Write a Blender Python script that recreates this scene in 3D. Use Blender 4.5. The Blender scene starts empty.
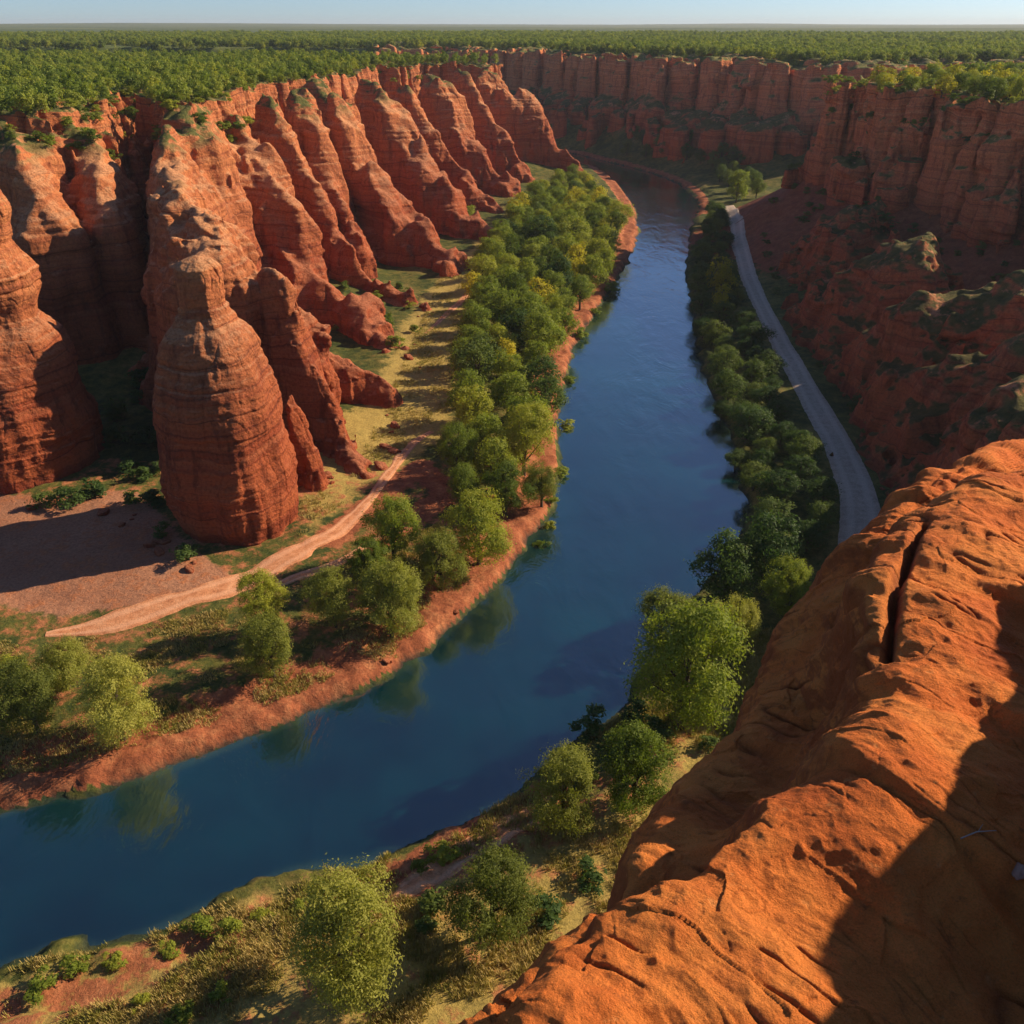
import bpy, math, random
import numpy as np
import openvdb

random.seed(7)
RNG = np.random.default_rng(7)
scene = bpy.context.scene
C = scene.collection
F = 887.0
PITCH = math.atan(488 / 887)
CAMH = 70.0
HAZE = .00007
SUN_AZ, SUN_EL = math.radians(22), math.radians(29)

# ------------------------------------------------------------------ pixel helpers (photo measurements -> places)
def ray(px, py):
    x = (px - 512) / F; v = (512 - py) / F
    return (x, math.cos(PITCH) + v * math.sin(PITCH), -math.sin(PITCH) + v * math.cos(PITCH))
def at(px, py, z):
    d = ray(px, py); t = (z - CAMH) / d[2]
    return (d[0] * t, d[1] * t, z)
def atY(px, py, Y):
    d = ray(px, py); t = Y / d[1]
    return (d[0] * t, Y, CAMH + d[2] * t)
def depth_of(p):
    return p[1] * math.cos(PITCH) + (CAMH - p[2]) * math.sin(PITCH)

# ------------------------------------------------------------------ noise
TAB = RNG.random((64, 64, 64)).astype(np.float32)
def vnoise(x, y, z):
    xi = np.floor(x).astype(np.int32); yi = np.floor(y).astype(np.int32); zi = np.floor(z).astype(np.int32)
    fx = (x - xi).astype(np.float32); fy = (y - yi).astype(np.float32); fz = (z - zi).astype(np.float32)
    fx = fx * fx * (3 - 2 * fx); fy = fy * fy * (3 - 2 * fy); fz = fz * fz * (3 - 2 * fz)
    x0 = xi & 63; x1 = (xi + 1) & 63; y0 = yi & 63; y1 = (yi + 1) & 63; z0 = zi & 63; z1 = (zi + 1) & 63
    c00 = TAB[x0, y0, z0] * (1 - fx) + TAB[x1, y0, z0] * fx
    c10 = TAB[x0, y1, z0] * (1 - fx) + TAB[x1, y1, z0] * fx
    c01 = TAB[x0, y0, z1] * (1 - fx) + TAB[x1, y0, z1] * fx
    c11 = TAB[x0, y1, z1] * (1 - fx) + TAB[x1, y1, z1] * fx
    c0 = c00 * (1 - fy) + c10 * fy
    c1 = c01 * (1 - fy) + c11 * fy
    return (c0 * (1 - fz) + c1 * fz) * 2 - 1
def fbm(x, y, z, octv=4, gain=.5, lac=2.03):
    r = 0; a = 1; s = 0
    for i in range(octv):
        r = r + a * vnoise(x + 17.3 * i, y + 9.1 * i, z + 5.7 * i); s += a
        a *= gain; x = x * lac; y = y * lac; z = z * lac
    return r / s
def ridged(x, y, z, octv=3):
    r = 0; a = 1; s = 0
    for i in range(octv):
        r = r + a * (1 - np.abs(vnoise(x + 31.3 * i, y + 3.1 * i, z + 8.7 * i)) * 2); s += a
        a *= .5; x = x * 2.1; y = y * 2.1; z = z * 2.1
    return r / s
def noise1(t, off=0.0):
    t = np.asarray(t)
    return vnoise(t, np.full_like(t, 3.3 + off), np.full_like(t, 7.7))
def worley(x, y, seed=0):
    xi = np.floor(x).astype(np.int32); yi = np.floor(y).astype(np.int32)
    d1 = np.full(x.shape, 9., np.float32); d2 = d1.copy(); cid = np.zeros(x.shape, np.float32)
    for i in (-1, 0, 1):
        for j in (-1, 0, 1):
            a = (xi + i) & 63; b = (yi + j) & 63
            cx = xi + i + .15 + .7 * TAB[a, b, seed]; cy = yi + j + .15 + .7 * TAB[a, b, seed + 1]
            d = np.hypot(cx - x, cy - y).astype(np.float32)
            m = d < d1
            d2 = np.where(m, d1, np.minimum(d2, d)); cid = np.where(m, TAB[a, b, seed + 2], cid); d1 = np.where(m, d, d1)
    return d1, d2, cid
def sstep(a, b, x):
    t = np.clip((x - a) / (b - a), 0, 1); return t * t * (3 - 2 * t)
def smin(a, b, k):
    h = np.clip(.5 + .5 * (b - a) / k, 0, 1)
    return b * (1 - h) + a * h - k * h * (1 - h)

# ------------------------------------------------------------------ 2D fields
def seg_dist(X, Y, pts, closed=False):
    """distance to polyline + param index"""
    best = np.full(X.shape, 1e9, np.float32); par = np.zeros(X.shape, np.float32)
    n = len(pts)
    for i in range(n if closed else n - 1):
        x0, y0 = pts[i][:2]; x1, y1 = pts[(i + 1) % n][:2]
        dx, dy = x1 - x0, y1 - y0
        t = np.clip(((X - x0) * dx + (Y - y0) * dy) / (dx * dx + dy * dy + 1e-9), 0, 1)
        d = np.hypot(X - x0 - t * dx, Y - y0 - t * dy)
        m = d < best
        best = np.where(m, d, best).astype(np.float32); par = np.where(m, i + t, par).astype(np.float32)
    return best, par
def inside(X, Y, pts):
    r = np.zeros(X.shape, bool); n = len(pts)
    for i in range(n):
        x0, y0 = pts[i][:2]; x1, y1 = pts[(i + 1) % n][:2]
        if y0 == y1: continue
        c = ((y0 > Y) != (y1 > Y)) & (X < (x1 - x0) * (Y - y0) / (y1 - y0) + x0)
        r ^= c
    return r
def sdpoly(X, Y, pts):
    d, _ = seg_dist(X, Y, pts, True)
    return np.where(inside(X, Y, pts), -d, d)
def smooth_line(pts, n=6):
    P = np.array([p[:2] for p in pts], float); out = []
    for i in range(len(P) - 1):
        p0 = P[max(i - 1, 0)]; p1 = P[i]; p2 = P[i + 1]; p3 = P[min(i + 2, len(P) - 1)]
        for k in range(n):
            t = k / n
            out.append(.5 * ((2 * p1) + (-p0 + p2) * t + (2 * p0 - 5 * p1 + 4 * p2 - p3) * t * t + (-p0 + 3 * p1 - 3 * p2 + p3) * t ** 3))
    out.append(P[-1])
    return [tuple(p) for p in out]

LB = [(-260, -30), (-120, 32)] + [at(a, b, 0)[:2] for a, b in [(0, 812), (75, 795), (150, 775), (230, 745), (300, 717), (370, 685), (420, 655), (465, 612), (500, 580), (530, 540), (550, 508), (557, 470), (556, 435), (562, 395), (572, 355), (592, 318), (612, 285), (632, 255), (638, 230), (634, 208), (620, 188), (606, 175), (588, 166)]] + [(18, 565), (-60, 605), (-220, 640)]
RB = [(-240, -90), (-90, 18)] + [at(a, b, 0)[:2] for a, b in [(0, 972), (75, 958), (150, 935), (230, 900), (300, 872), (370, 862), (420, 840), (480, 812), (530, 785), (575, 752), (615, 722), (645, 680), (668, 640), (700, 590), (735, 550), (747, 520), (742, 485), (730, 440), (708, 385), (695, 330), (687, 275), (690, 235), (699, 205), (685, 188), (660, 176), (625, 166), (598, 160)]] + [(30, 592), (-50, 640), (-220, 690)]
LB = smooth_line(LB, 5); RB = smooth_line(RB, 5)
RIVER = LB + RB[::-1]

LP = [(-420, 150), (-230, 178), (-165, 190), (-138, 202), (-118, 205), (-100, 212), (-97, 226), (-101, 246), (-118, 292), (-112, 294), (-93, 250), (-88, 238), (-78, 240), (-76, 258), (-84, 290), (-80, 315), (-78, 345), (-75, 375), (-72, 405), (-68, 440), (-60, 475), (-44, 505), (-12, 507), (-4, 516), (-20, 530), (-70, 545), (-200, 575), (-900, 640), (-3000, 700), (-9000, 900), (-9000, -3000), (-600, -300), (-480, 60)]
FP = [(-9000, 1500), (-3000, 900), (-900, 760), (-200, 800), (-60, 790), (-9, 751), (22, 690), (55, 640), (80, 590), (108, 556), (125, 515), (150, 490), (185, 480), (300, 520), (600, 560), (9000, 700), (9000, 9000), (-9000, 9000)]
RP = [(104, 322), (112, 298), (116, 280), (124, 262), (131, 246), (138, 225), (143, 195), (151, 160), (168, 120), (215, 60), (260, -60), (300, -300), (3000, -3000), (9000, 100), (3000, 430), (600, 400), (300, 395), (200, 390), (150, 372), (120, 345)]
PLATS = [(LP, 52., 16., 46.), (FP, 52.5, 18., 70.), (RP, 51.5, 22., 60.)]

def ztop(X, Y, base):
    return base + 1.6 * fbm(X / 60, Y / 60, X * 0 + .5, 2) + .5 * vnoise(X / 9, Y / 9, X * 0 + 3.1)

def ground_height(X, Y):
    X = np.asarray(X, float); Y = np.asarray(Y, float)
    z0 = X * 0
    sdr = sdpoly(X, Y, RIVER)
    n1 = fbm(X / 18, Y / 18, z0 + 1.5, 3); n2 = fbm(X / 2.6, Y / 2.6, z0 + 2.5, 3)
    edge = sdr + 1.1 * vnoise(X / 5, Y / 5, z0 + 9) + .5 * vnoise(X / 1.7, Y / 1.7, z0 + 4)
    left = X < np.interp(Y, [40, 60, 90, 130, 300, 450], [-60, -20, 5, 22, 48, 70])
    bl = 1.25 * sstep(.0, 1.3, edge) + 1.0 * sstep(5.4, 7.0, edge)
    h = np.where(sdr < -5, -2.5, -1.2 + 1.25 * sstep(-4, .3, edge)) + bl
    h = h + .55 * fbm(X / 1.7, Y / 1.7, z0 + 12, 3) * sstep(0, 1.5, sdr) * sstep(9, 5, sdr)
    h = h + np.clip(sdr, 0, 45) * .022 + (1.0 * n1 + .22 * n2) * sstep(3, 10, sdr)
    sds = []
    for poly, zb, ht, w in PLATS:
        sd = sdpoly(X, Y, poly); sds.append(sd)
        t = np.clip(1 - sd / w, 0, 1)
        tal = ht * t ** 1.7 * (1 + .25 * n1)
        h = h + tal * sstep(2, 26, sdr)
        zt = ztop(X, Y, zb)
        far = np.clip((np.hypot(X, Y) - 1500) / 6000, 0, 1)
        zt = zt + far * 22 * (.6 + .8 * fbm(X / 2500, Y / 2500, z0 + 5, 2)) * np.where(Y > 800, 1, 0)
        h = np.where(sd < 0, h + (zt + .45 - h) * sstep(9, 20, -sd), h)
    # the promontory behind and under the camera
    pr = sdpoly(X, Y, [(-6, -400), (0, -4), (7, 12), (16, 30), (40, 34), (70, 20), (140, -20), (300, -200), (300, -400)])
    h = np.where(pr < 12, h + (50 - h) * sstep(8, -6, pr), h)
    return h, sdr, sds

# ------------------------------------------------------------------ mesh helpers
def mesh_np(name, V, Q, smooth=True):
    me = bpy.data.meshes.new(name)
    V = np.asarray(V, np.float32); Q = np.asarray(Q, np.int32)
    k = Q.shape[1]
    me.vertices.add(len(V)); me.vertices.foreach_set('co', V.ravel())
    me.loops.add(Q.size); me.loops.foreach_set('vertex_index', Q.ravel())
    me.polygons.add(len(Q)); me.polygons.foreach_set('loop_start', np.arange(0, Q.size, k, dtype=np.int32))
    me.polygons.foreach_set('loop_total', np.full(len(Q), k, np.int32))
    me.update(calc_edges=True)
    if smooth: me.polygons.foreach_set('use_smooth', np.ones(len(Q), bool))
    return me
def fattr(me, name, arr):
    a = me.attributes.new(name, 'FLOAT', 'POINT'); a.data.foreach_set('value', np.asarray(arr, np.float32).ravel())
def link(name, me, mat=None, parent=None, loc=None):
    o = bpy.data.objects.new(name, me); C.objects.link(o)
    if mat and me: 
        if not me.materials: me.materials.append(mat)
    if parent: o.parent = parent
    if loc is not None: o.location = loc
    return o
def tag(o, label=None, cat=None, group=None, kind=None):
    if label: o['label'] = label
    if cat: o['category'] = cat
    if group: o['group'] = group
    if kind: o['kind'] = kind
    return o
def grid_quads(n, m):
    i = np.arange(n - 1)[:, None] * m + np.arange(m - 1)[None, :]
    return np.stack([i, i + m, i + m + 1, i + 1], -1).reshape(-1, 4)
def get_vn(me):
    V = np.empty(len(me.vertices) * 3, np.float32); me.vertices.foreach_get('co', V)
    N = np.empty(len(me.vertices) * 3, np.float32); me.vertex_normals.foreach_get('vector', N)
    return V.reshape(-1, 3), N.reshape(-1, 3)

# ------------------------------------------------------------------ materials
def newmat(name):
    m = bpy.data.materials.new(name); m.use_nodes = True
    nt = m.node_tree; b = nt.nodes['Principled BSDF']
    b.inputs['Roughness'].default_value = .9
    b.inputs['Specular IOR Level'].default_value = .15
    return m, nt, b
class NB:
    def __init__(s, nt): s.nt = nt; s.N = nt.nodes; s.L = nt.links
    def n(s, t, **kw):
        x = s.N.new(t)
        for k, v in kw.items(): setattr(x, k, v)
        return x
    def set(s, sock, v):
        if hasattr(v, 'is_output') or isinstance(v, bpy.types.NodeSocket): s.L.new(v, sock)
        elif v is not None: sock.default_value = v
    def pos(s): return s.n('ShaderNodeNewGeometry').outputs['Position']
    def nz(s):
        g = s.n('ShaderNodeNewGeometry'); x = s.n('ShaderNodeSeparateXYZ'); s.L.new(g.outputs['Normal'], x.inputs[0]); return x.outputs[2]
    def map(s, v, sc=(1, 1, 1), rot=(0, 0, 0), loc=(0, 0, 0)):
        m = s.n('ShaderNodeMapping'); s.L.new(v, m.inputs[0]); m.inputs['Scale'].default_value = sc; m.inputs['Rotation'].default_value = rot; m.inputs['Location'].default_value = loc
        return m.outputs[0]
    def noise(s, v, scale, detail=4, rough=.55, dist=0):
        t = s.n('ShaderNodeTexNoise'); s.L.new(v, t.inputs['Vector']); t.inputs['Scale'].default_value = scale
        t.inputs['Detail'].default_value = detail; t.inputs['Roughness'].default_value = rough; t.inputs['Distortion'].default_value = dist
        return t.outputs['Fac']
    def math(s, op, a, b=None, c=None, clamp=False):
        m = s.n('ShaderNodeMath', operation=op); m.use_clamp = clamp
        s.set(m.inputs[0], a)
        if b is not None: s.set(m.inputs[1], b)
        if c is not None: s.set(m.inputs[2], c)
        return m.outputs[0]
    def rng(s, v, a, b, c=0., d=1.):
        m = s.n('ShaderNodeMapRange'); m.interpolation_type = 'SMOOTHSTEP'; s.L.new(v, m.inputs[0])
        for i, x in enumerate((a, b, c, d)): m.inputs[i + 1].default_value = x
        return m.outputs[0]
    def mix(s, f, a, b, mode='MIX'):
        m = s.n('ShaderNodeMix', data_type='RGBA', blend_type=mode)
        s.set(m.inputs[0], f)
        for i, v in ((6, a), (7, b)):
            if isinstance(v, tuple): m.inputs[i].default_value = (*v, 1)
            else: s.L.new(v, m.inputs[i])
        return m.outputs[2]
    def ramp(s, f, stops):
        r = s.n('ShaderNodeValToRGB'); s.L.new(f, r.inputs[0]); e = r.color_ramp.elements
        while len(e) < len(stops): e.new(.5)
        for x, (p, c) in zip(e, stops): x.position = p; x.color = (*c, 1)
        return r.outputs[0]
    def attr(s, name): return s.n('ShaderNodeAttribute', attribute_name=name).outputs['Fac']
    def bump(s, h, dist, strength=1., nrm=None):
        b = s.n('ShaderNodeBump'); s.L.new(h, b.inputs['Height']); b.inputs['Distance'].default_value = dist; b.inputs['Strength'].default_value = strength
        if nrm: s.L.new(nrm, b.inputs['Normal'])
        return b.outputs[0]
    def comb(s, x, y, z):
        c = s.n('ShaderNodeCombineXYZ')
        for i, v in enumerate((x, y, z)): s.set(c.inputs[i], v)
        return c.outputs[0]
    def sep(s, v):
        c = s.n('ShaderNodeSeparateXYZ'); s.L.new(v, c.inputs[0]); return c.outputs

def rock_material(name, green_top=True, dark=1.0):
    m, nt, b = newmat(name); k = NB(nt); p = k.pos()
    w = k.noise(p, .035, 3); w2 = k.noise(p, .25, 4)
    zz = k.sep(p)[2]
    lz = k.math('ADD', zz, k.math('ADD', k.math('MULTIPLY', w, 9.), k.math('MULTIPLY', w2, .9)))
    band = k.noise(k.comb(0., 0., lz), .16, 5, .62)
    col = k.ramp(band, [(.28, (.17, .05, .03)), (.40, (.34, .105, .048)), (.48, (.50, .18, .072)), (.56, (.38, .115, .05)), (.66, (.58, .26, .12)), (.78, (.30, .09, .045))])
    thin = k.noise(k.comb(0., 0., lz), 1.1, 4, .7)
    col = k.mix(k.rng(thin, .36, .47, .75, 0.), col, (.13, .04, .025))
    col = k.mix(k.rng(thin, .60, .67, 0., .65), col, (.62, .33, .18))
    st = k.noise(k.map(p, (1, 1, .16)), .55, 6, .65)
    col = k.mix(k.rng(st, .5, .66, 0, .6), col, (.15, .045, .025))
    pat = k.noise(p, .13, 6, .65)
    col = k.mix(k.rng(pat, .54, .70, 0, .35), col, (.56, .25, .10))
    fine = k.noise(p, 2.2, 8, .7)
    col = k.mix(1., col, k.ramp(fine, [(.3, (.6, .55, .5)), (.5, (1, 1, 1)), (.72, (1.28, 1.22, 1.15))]), 'MULTIPLY')
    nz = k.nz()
    # pale dust on upward faces, also lightening the colour as if sunlit
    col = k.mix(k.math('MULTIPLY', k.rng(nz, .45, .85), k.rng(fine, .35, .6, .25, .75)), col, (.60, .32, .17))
    if green_top:
        g = k.noise(p, .22, 6, .7); g2 = k.noise(p, .9, 4, .6)
        hz = k.rng(zz, 43., 48.) if green_top == 'top' else 1.0
        gm = k.math('MULTIPLY', k.math('MULTIPLY', k.rng(nz, .45, .75), hz), k.rng(k.math('ADD', g, k.math('MULTIPLY', g2, .35)), .50, .64))
        gc = k.ramp(k.noise(p, .5, 5, .7), [(.3, (.045, .06, .018)), (.5, (.10, .105, .03)), (.7, (.19, .15, .05))])
        col = k.mix(gm, col, gc)
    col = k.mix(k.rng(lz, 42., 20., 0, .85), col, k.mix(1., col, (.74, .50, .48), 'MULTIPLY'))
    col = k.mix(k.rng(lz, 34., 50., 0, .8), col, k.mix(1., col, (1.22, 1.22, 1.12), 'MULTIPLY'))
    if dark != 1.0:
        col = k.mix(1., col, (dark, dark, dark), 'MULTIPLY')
    nt.links.new(col, b.inputs['Base Color'])
    hb = k.noise(p, 1.1, 9, .68)
    hs = k.noise(k.comb(k.math('MULTIPLY', k.sep(p)[0], .12), k.math('MULTIPLY', k.sep(p)[1], .12), lz), 1.6, 5, .6)
    h = k.math('ADD', k.math('MULTIPLY', hb, 1.2), k.math('MULTIPLY', hs, .55))
    nt.links.new(k.bump(h, .75, .9), b.inputs['Normal'])
    b.inputs['Roughness'].default_value = .88
    return m

def ledge_material():
    m, nt, b = newmat('orange_sandstone'); k = NB(nt); p = k.pos()
    a = k.noise(p, .35, 6, .6)
    col = k.ramp(a, [(.28, (.54, .115, .026)), (.45, (.78, .205, .042)), (.6, (.86, .28, .06)), (.75, (.64, .15, .034))])
    g = k.attr('groove')
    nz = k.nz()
    col = k.mix(k.rng(nz, .75, .2, 0, .8), col, (.36, .10, .035))  # steep face darkened in colour, painting in its shade
    col = k.mix(k.math('MULTIPLY', g, .65), col, (.20, .055, .02))
    sp = k.noise(k.map(p, (1, 1, 1), (0, 0, .7)), 3.2, 8, .72)
    col = k.mix(k.rng(sp, .57, .68, 0, .55), col, (.30, .085, .03))
    col = k.mix(k.rng(sp, .42, .30, 0, .5), col, (.84, .36, .12))
    gr = k.noise(p, 38, 4, .7)
    col = k.mix(1., col, k.ramp(gr, [(.25, (.68, .66, .62)), (.5, (1, 1, 1)), (.8, (1.25, 1.25, 1.2))]), 'MULTIPLY')
    nt.links.new(col, b.inputs['Base Color'])
    h = k.math('ADD', k.math('MULTIPLY', sp, 1.), k.math('MULTIPLY', gr, .13))
    nt.links.new(k.bump(h, .22, 1.), b.inputs['Normal'])
    b.inputs['Roughness'].default_value = .82
    return m

def ground_material():
    m, nt, b = newmat('valley_soil_and_grass'); k = NB(nt); p = k.pos()
    n1 = k.noise(p, .07, 6, .65); n2 = k.noise(p, .45, 7, .7); n3 = k.noise(p, 2.6, 6, .75)
    s = k.math('ADD', k.math('MULTIPLY', n1, .5), k.math('MULTIPLY', n2, .5))
    grass = k.ramp(s, [(.34, (.022, .038, .012)), (.45, (.055, .075, .018)), (.53, (.13, .125, .03)), (.62, (.24, .17, .055))])
    dirt = k.ramp(n2, [(.3, (.20, .06, .03)), (.5, (.34, .11, .05)), (.7, (.50, .21, .095))])
    sand = k.ramp(s, [(.4, (.34, .15, .085)), (.6, (.46, .23, .135))])
    dm = k.rng(k.math('ADD', k.attr('dirt'), k.math('MULTIPLY', k.math('SUBTRACT', n2, .5), 1.5)), .38, .62)
    sm = k.rng(k.math('ADD', k.attr('sand'), k.math('MULTIPLY', k.math('SUBTRACT', s, .5), 1.6)), .4, .6)
    rm = k.rng(k.math('ADD', k.attr('rocky'), k.math('MULTIPLY', k.math('SUBTRACT', n2, .5), 1.3)), .4, .6)
    rock = k.ramp(n2, [(.3, (.15, .045, .025)), (.5, (.27, .08, .038)), (.7, (.36, .13, .06))])
    gold = k.rng(k.math('ADD', k.attr('dry'), k.math('MULTIPLY', k.math('SUBTRACT', s, .5), 2.2)), .4, .8)
    grass = k.mix(gold, grass, (.42, .31, .09))
    col = k.mix(sm, grass, sand); col = k.mix(rm, col, rock); col = k.mix(dm, col, dirt)
    farc = k.ramp(k.noise(k.map(p, (.25, 1, 1)), .012, 6, .65), [(.35, (.04, .07, .022)), (.5, (.085, .12, .03)), (.62, (.17, .19, .05))])
    col = k.mix(k.attr('wooded'), col, farc)
    col = k.mix(k.math('MULTIPLY', k.attr('wet'), .85), col, (.02, .035, .03))
    col = k.mix(1., col, k.ramp(n3, [(.28, (.55, .55, .55)), (.5, (1, 1, 1)), (.75, (1.4, 1.35, 1.25))]), 'MULTIPLY')
    nt.links.new(col, b.inputs['Base Color'])
    h = k.math('ADD', k.math('MULTIPLY', n2, 1.), k.math('MULTIPLY', n3, .35))
    nt.links.new(k.bump(h, .5, .8), b.inputs['Normal'])
    return m

def path_material(name, cols, track):
    m, nt, b = newmat(name); k = NB(nt); p = k.pos()
    u = k.attr('across')
    n = k.noise(p, .9, 7, .7); n2 = k.noise(p, 5, 5, .7)
    col = k.ramp(n, [(.3, cols[0]), (.5, cols[1]), (.7, cols[2])])
    tr = k.math('ABSOLUTE', k.math('SUBTRACT', k.math('ABSOLUTE', u), .45))
    col = k.mix(k.math('MULTIPLY', k.rng(tr, .26, .06), .6), col, track)
    col = k.mix(1., col, k.ramp(n2, [(.3, (.72, .72, .72)), (.5, (1, 1, 1)), (.7, (1.2, 1.2, 1.2))]), 'MULTIPLY')
    nt.links.new(col, b.inputs['Base Color'])
    nt.links.new(k.bump(n2, .12, .8), b.inputs['Normal'])
    return m

def water_material():
    m, nt, b = newmat('river_water'); k = NB(nt); p = k.pos()
    sh = k.attr('shore')
    big = k.noise(p, .03, 4, .6)
    base = k.ramp(big, [(.35, (.0002, .011, .016)), (.5, (.0003, .024, .031)), (.68, (.0006, .038, .044))])
    base = k.mix(k.rng(sh, 1.5, .0, 0, .6), base, (.035, .075, .05))
    nt.links.new(base, b.inputs['Base Color'])
    b.inputs['Roughness'].default_value = .09
    b.inputs['Specular IOR Level'].default_value = .5
    b.inputs['IOR'].default_value = 1.65
    b.inputs['Coat Weight'].default_value = 1.; b.inputs['Coat IOR'].default_value = 2.3; b.inputs['Coat Roughness'].default_value = .12
    n1 = k.noise(k.map(p, (1, .45, 1), (0, 0, -.15)), .9, 5, .6, .6); n2 = k.noise(k.map(p, (1, .5, 1)), .16, 4, .6, 1.)
    gust = k.rng(k.noise(k.map(p, (1, .35, 1)), .035, 4, .6), .4, .62, .25, 1.)
    h = k.math('MULTIPLY', k.math('ADD', k.math('MULTIPLY', n1, .12), k.math('MULTIPLY', n2, .45)), gust)
    bn = k.bump(h, 1., .5); nt.links.new(bn, b.inputs['Normal']); nt.links.new(bn, b.inputs['Coat Normal'])
    return m

def leaf_material(name, c1, c2, c3, trans=.42):
    m, nt, b = newmat(name); k = NB(nt)
    oi = k.n('ShaderNodeObjectInfo'); p = k.pos()
    tc = k.n('ShaderNodeTexCoord').outputs['Object']
    n = k.noise(tc, 7, 3, .6); nf = k.noise(tc, 60, 2, .5)
    f = k.math('ADD', k.math('MULTIPLY', n, .55), k.math('MULTIPLY', oi.outputs['Random'], .5))
    f = k.math('ADD', f, k.math('MULTIPLY', k.math('SUBTRACT', nf, .5), .5))
    col = k.ramp(f, [(.28, c1), (.52, c2), (.82, c3)])
    nt.links.new(col, b.inputs['Base Color'])
    b.inputs['Roughness'].default_value = .6
    tr = k.n('ShaderNodeBsdfTranslucent')
    nt.links.new(k.mix(1., col, (1.3, 1.35, .6), 'MULTIPLY'), tr.inputs[0])
    mx = k.n('ShaderNodeMixShader'); mx.inputs[0].default_value = trans
    nt.links.new(b.outputs[0], mx.inputs[1]); nt.links.new(tr.outputs[0], mx.inputs[2])
    nt.links.new(mx.outputs[0], nt.nodes['Material Output'].inputs[0])
    return m
def bark_material():
    m, nt, b = newmat('bark'); k = NB(nt); p = k.pos()
    n = k.noise(k.map(p, (6, 6, 1)), 1.5, 5)
    nt.links.new(k.ramp(n, [(.3, (.05, .035, .025)), (.7, (.13, .10, .075))]), b.inputs['Base Color'])
    return m

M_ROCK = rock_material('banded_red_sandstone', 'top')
M_ROCKR = rock_material('shade_lifted_cliff_stone', True, 1.25)  # copy of the red rock, colour raised to brighten the cliffs' shade
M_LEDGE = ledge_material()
M_GROUND = ground_material()
M_WATER = water_material()
M_LEAF = leaf_material('willow_leaves', (.10, .15, .022), (.215, .275, .035), (.38, .38, .05))
M_LEAFF = leaf_material('plateau_leaves', (.12, .17, .03), (.22, .28, .045), (.34, .36, .06), .35)
M_LEAFD = leaf_material('dark_shade_leaves', (.05, .10, .03), (.09, .15, .036), (.17, .21, .045))  # deep green leaves; on shaded trees the dark colour stands in for shade
M_LEAFO = leaf_material('olive_leaves', (.14, .17, .035), (.26, .28, .05), (.42, .41, .09))
M_LEAFY = leaf_material('sunlit_yellow_leaves', (.24, .24, .02), (.40, .37, .03), (.55, .47, .04))  # yellower leaf copy, sunlight put into the colour of sunlit trees
M_BARK = bark_material()
M_PATH = path_material('pale_orange_track', ((.42, .16, .075), (.62, .27, .13), (.76, .40, .22)), (.78, .42, .25))
M_ROAD = path_material('grey_gravel_road', ((.40, .30, .22), (.52, .40, .30), (.62, .49, .37)), (.66, .53, .41))

# ------------------------------------------------------------------ voxel rocks
def fin_F(X2, Y2, Z, pts, k=.22, dome=2.5, k2=None, zk=None, knob=2.2):
    z0 = X2 * 0
    XW = X2 + 2.2 * vnoise(X2 / 11, Y2 / 11, z0 + 3) + .9 * vnoise(X2 / 4, Y2 / 4, z0 + 13)
    YW = Y2 + 2.2 * vnoise(X2 / 11, Y2 / 11, z0 + 23) + .9 * vnoise(X2 / 4, Y2 / 4, z0 + 33)
    d, par = seg_dist(XW, YW, pts)
    idx = np.arange(len(pts))
    zc = np.interp(par, idx, [p[2] for p in pts]).astype(np.float32)
    w = np.interp(par, idx, [p[3] for p in pts]).astype(np.float32)
    if knob: zc = zc + knob * (vnoise(X2 / 6.5, Y2 / 6.5, z0 + 43) + .5 * vnoise(X2 / 3, Y2 / 3, z0 + 53)); w = w * (1 + .35 * vnoise(X2 / 9, Y2 / 9, z0 + 63))
    dz = zc[..., None] - Z
    dp = np.maximum(dz, 0)
    W = w[..., None] * (1 - np.exp(-dp / dome)) + k * dp
    if k2: W = W + k2 * np.maximum(dp - zk, 0)
    return np.where(dz > 0, d[..., None] - W, d[..., None] - dz * 1.0).astype(np.float32)

def subdivide(P, Q):
    """one Catmull-Clark step on a quad mesh"""
    n = len(P); m = len(Q)
    E = np.concatenate([Q[:, [0, 1]], Q[:, [1, 2]], Q[:, [2, 3]], Q[:, [3, 0]]])
    lo = E.min(1).astype(np.int64); hi = E.max(1).astype(np.int64)
    key, inv = np.unique(lo * n + hi, return_inverse=True)
    ne = len(key); e0 = key // n; e1 = key % n
    FC = P[Q].mean(1)
    fi = np.tile(np.arange(m), 4)
    cnt = np.bincount(inv, minlength=ne)[:, None]
    fsum = np.stack([np.bincount(inv, FC[fi, k], ne) for k in range(3)], 1)
    mid = (P[e0] + P[e1]) / 2
    EP = np.where(cnt == 2, (P[e0] + P[e1] + fsum) / 4, mid)
    val = np.maximum(np.bincount(Q.ravel(), minlength=n), 1)[:, None]
    Fq = np.stack([np.bincount(Q.ravel(), np.repeat(FC[:, k], 4), n) for k in range(3)], 1) / val
    ee = np.concatenate([e0, e1]); ev = np.maximum(np.bincount(ee, minlength=n), 1)[:, None]
    Rm = np.stack([np.bincount(ee, np.tile(mid[:, k], 2), n) for k in range(3)], 1) / ev
    VP = (Fq + 2 * Rm + (val - 3) * P) / val
    VP = np.where(val >= 3, VP, P)
    i = inv.reshape(4, m) + n; f = np.arange(m) + n + ne
    NQ = np.concatenate([np.stack([Q[:, a], i[a], f, i[(a + 3) % 4]], 1) for a in range(4)])
    return np.concatenate([VP, EP, FC]), NQ

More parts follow.
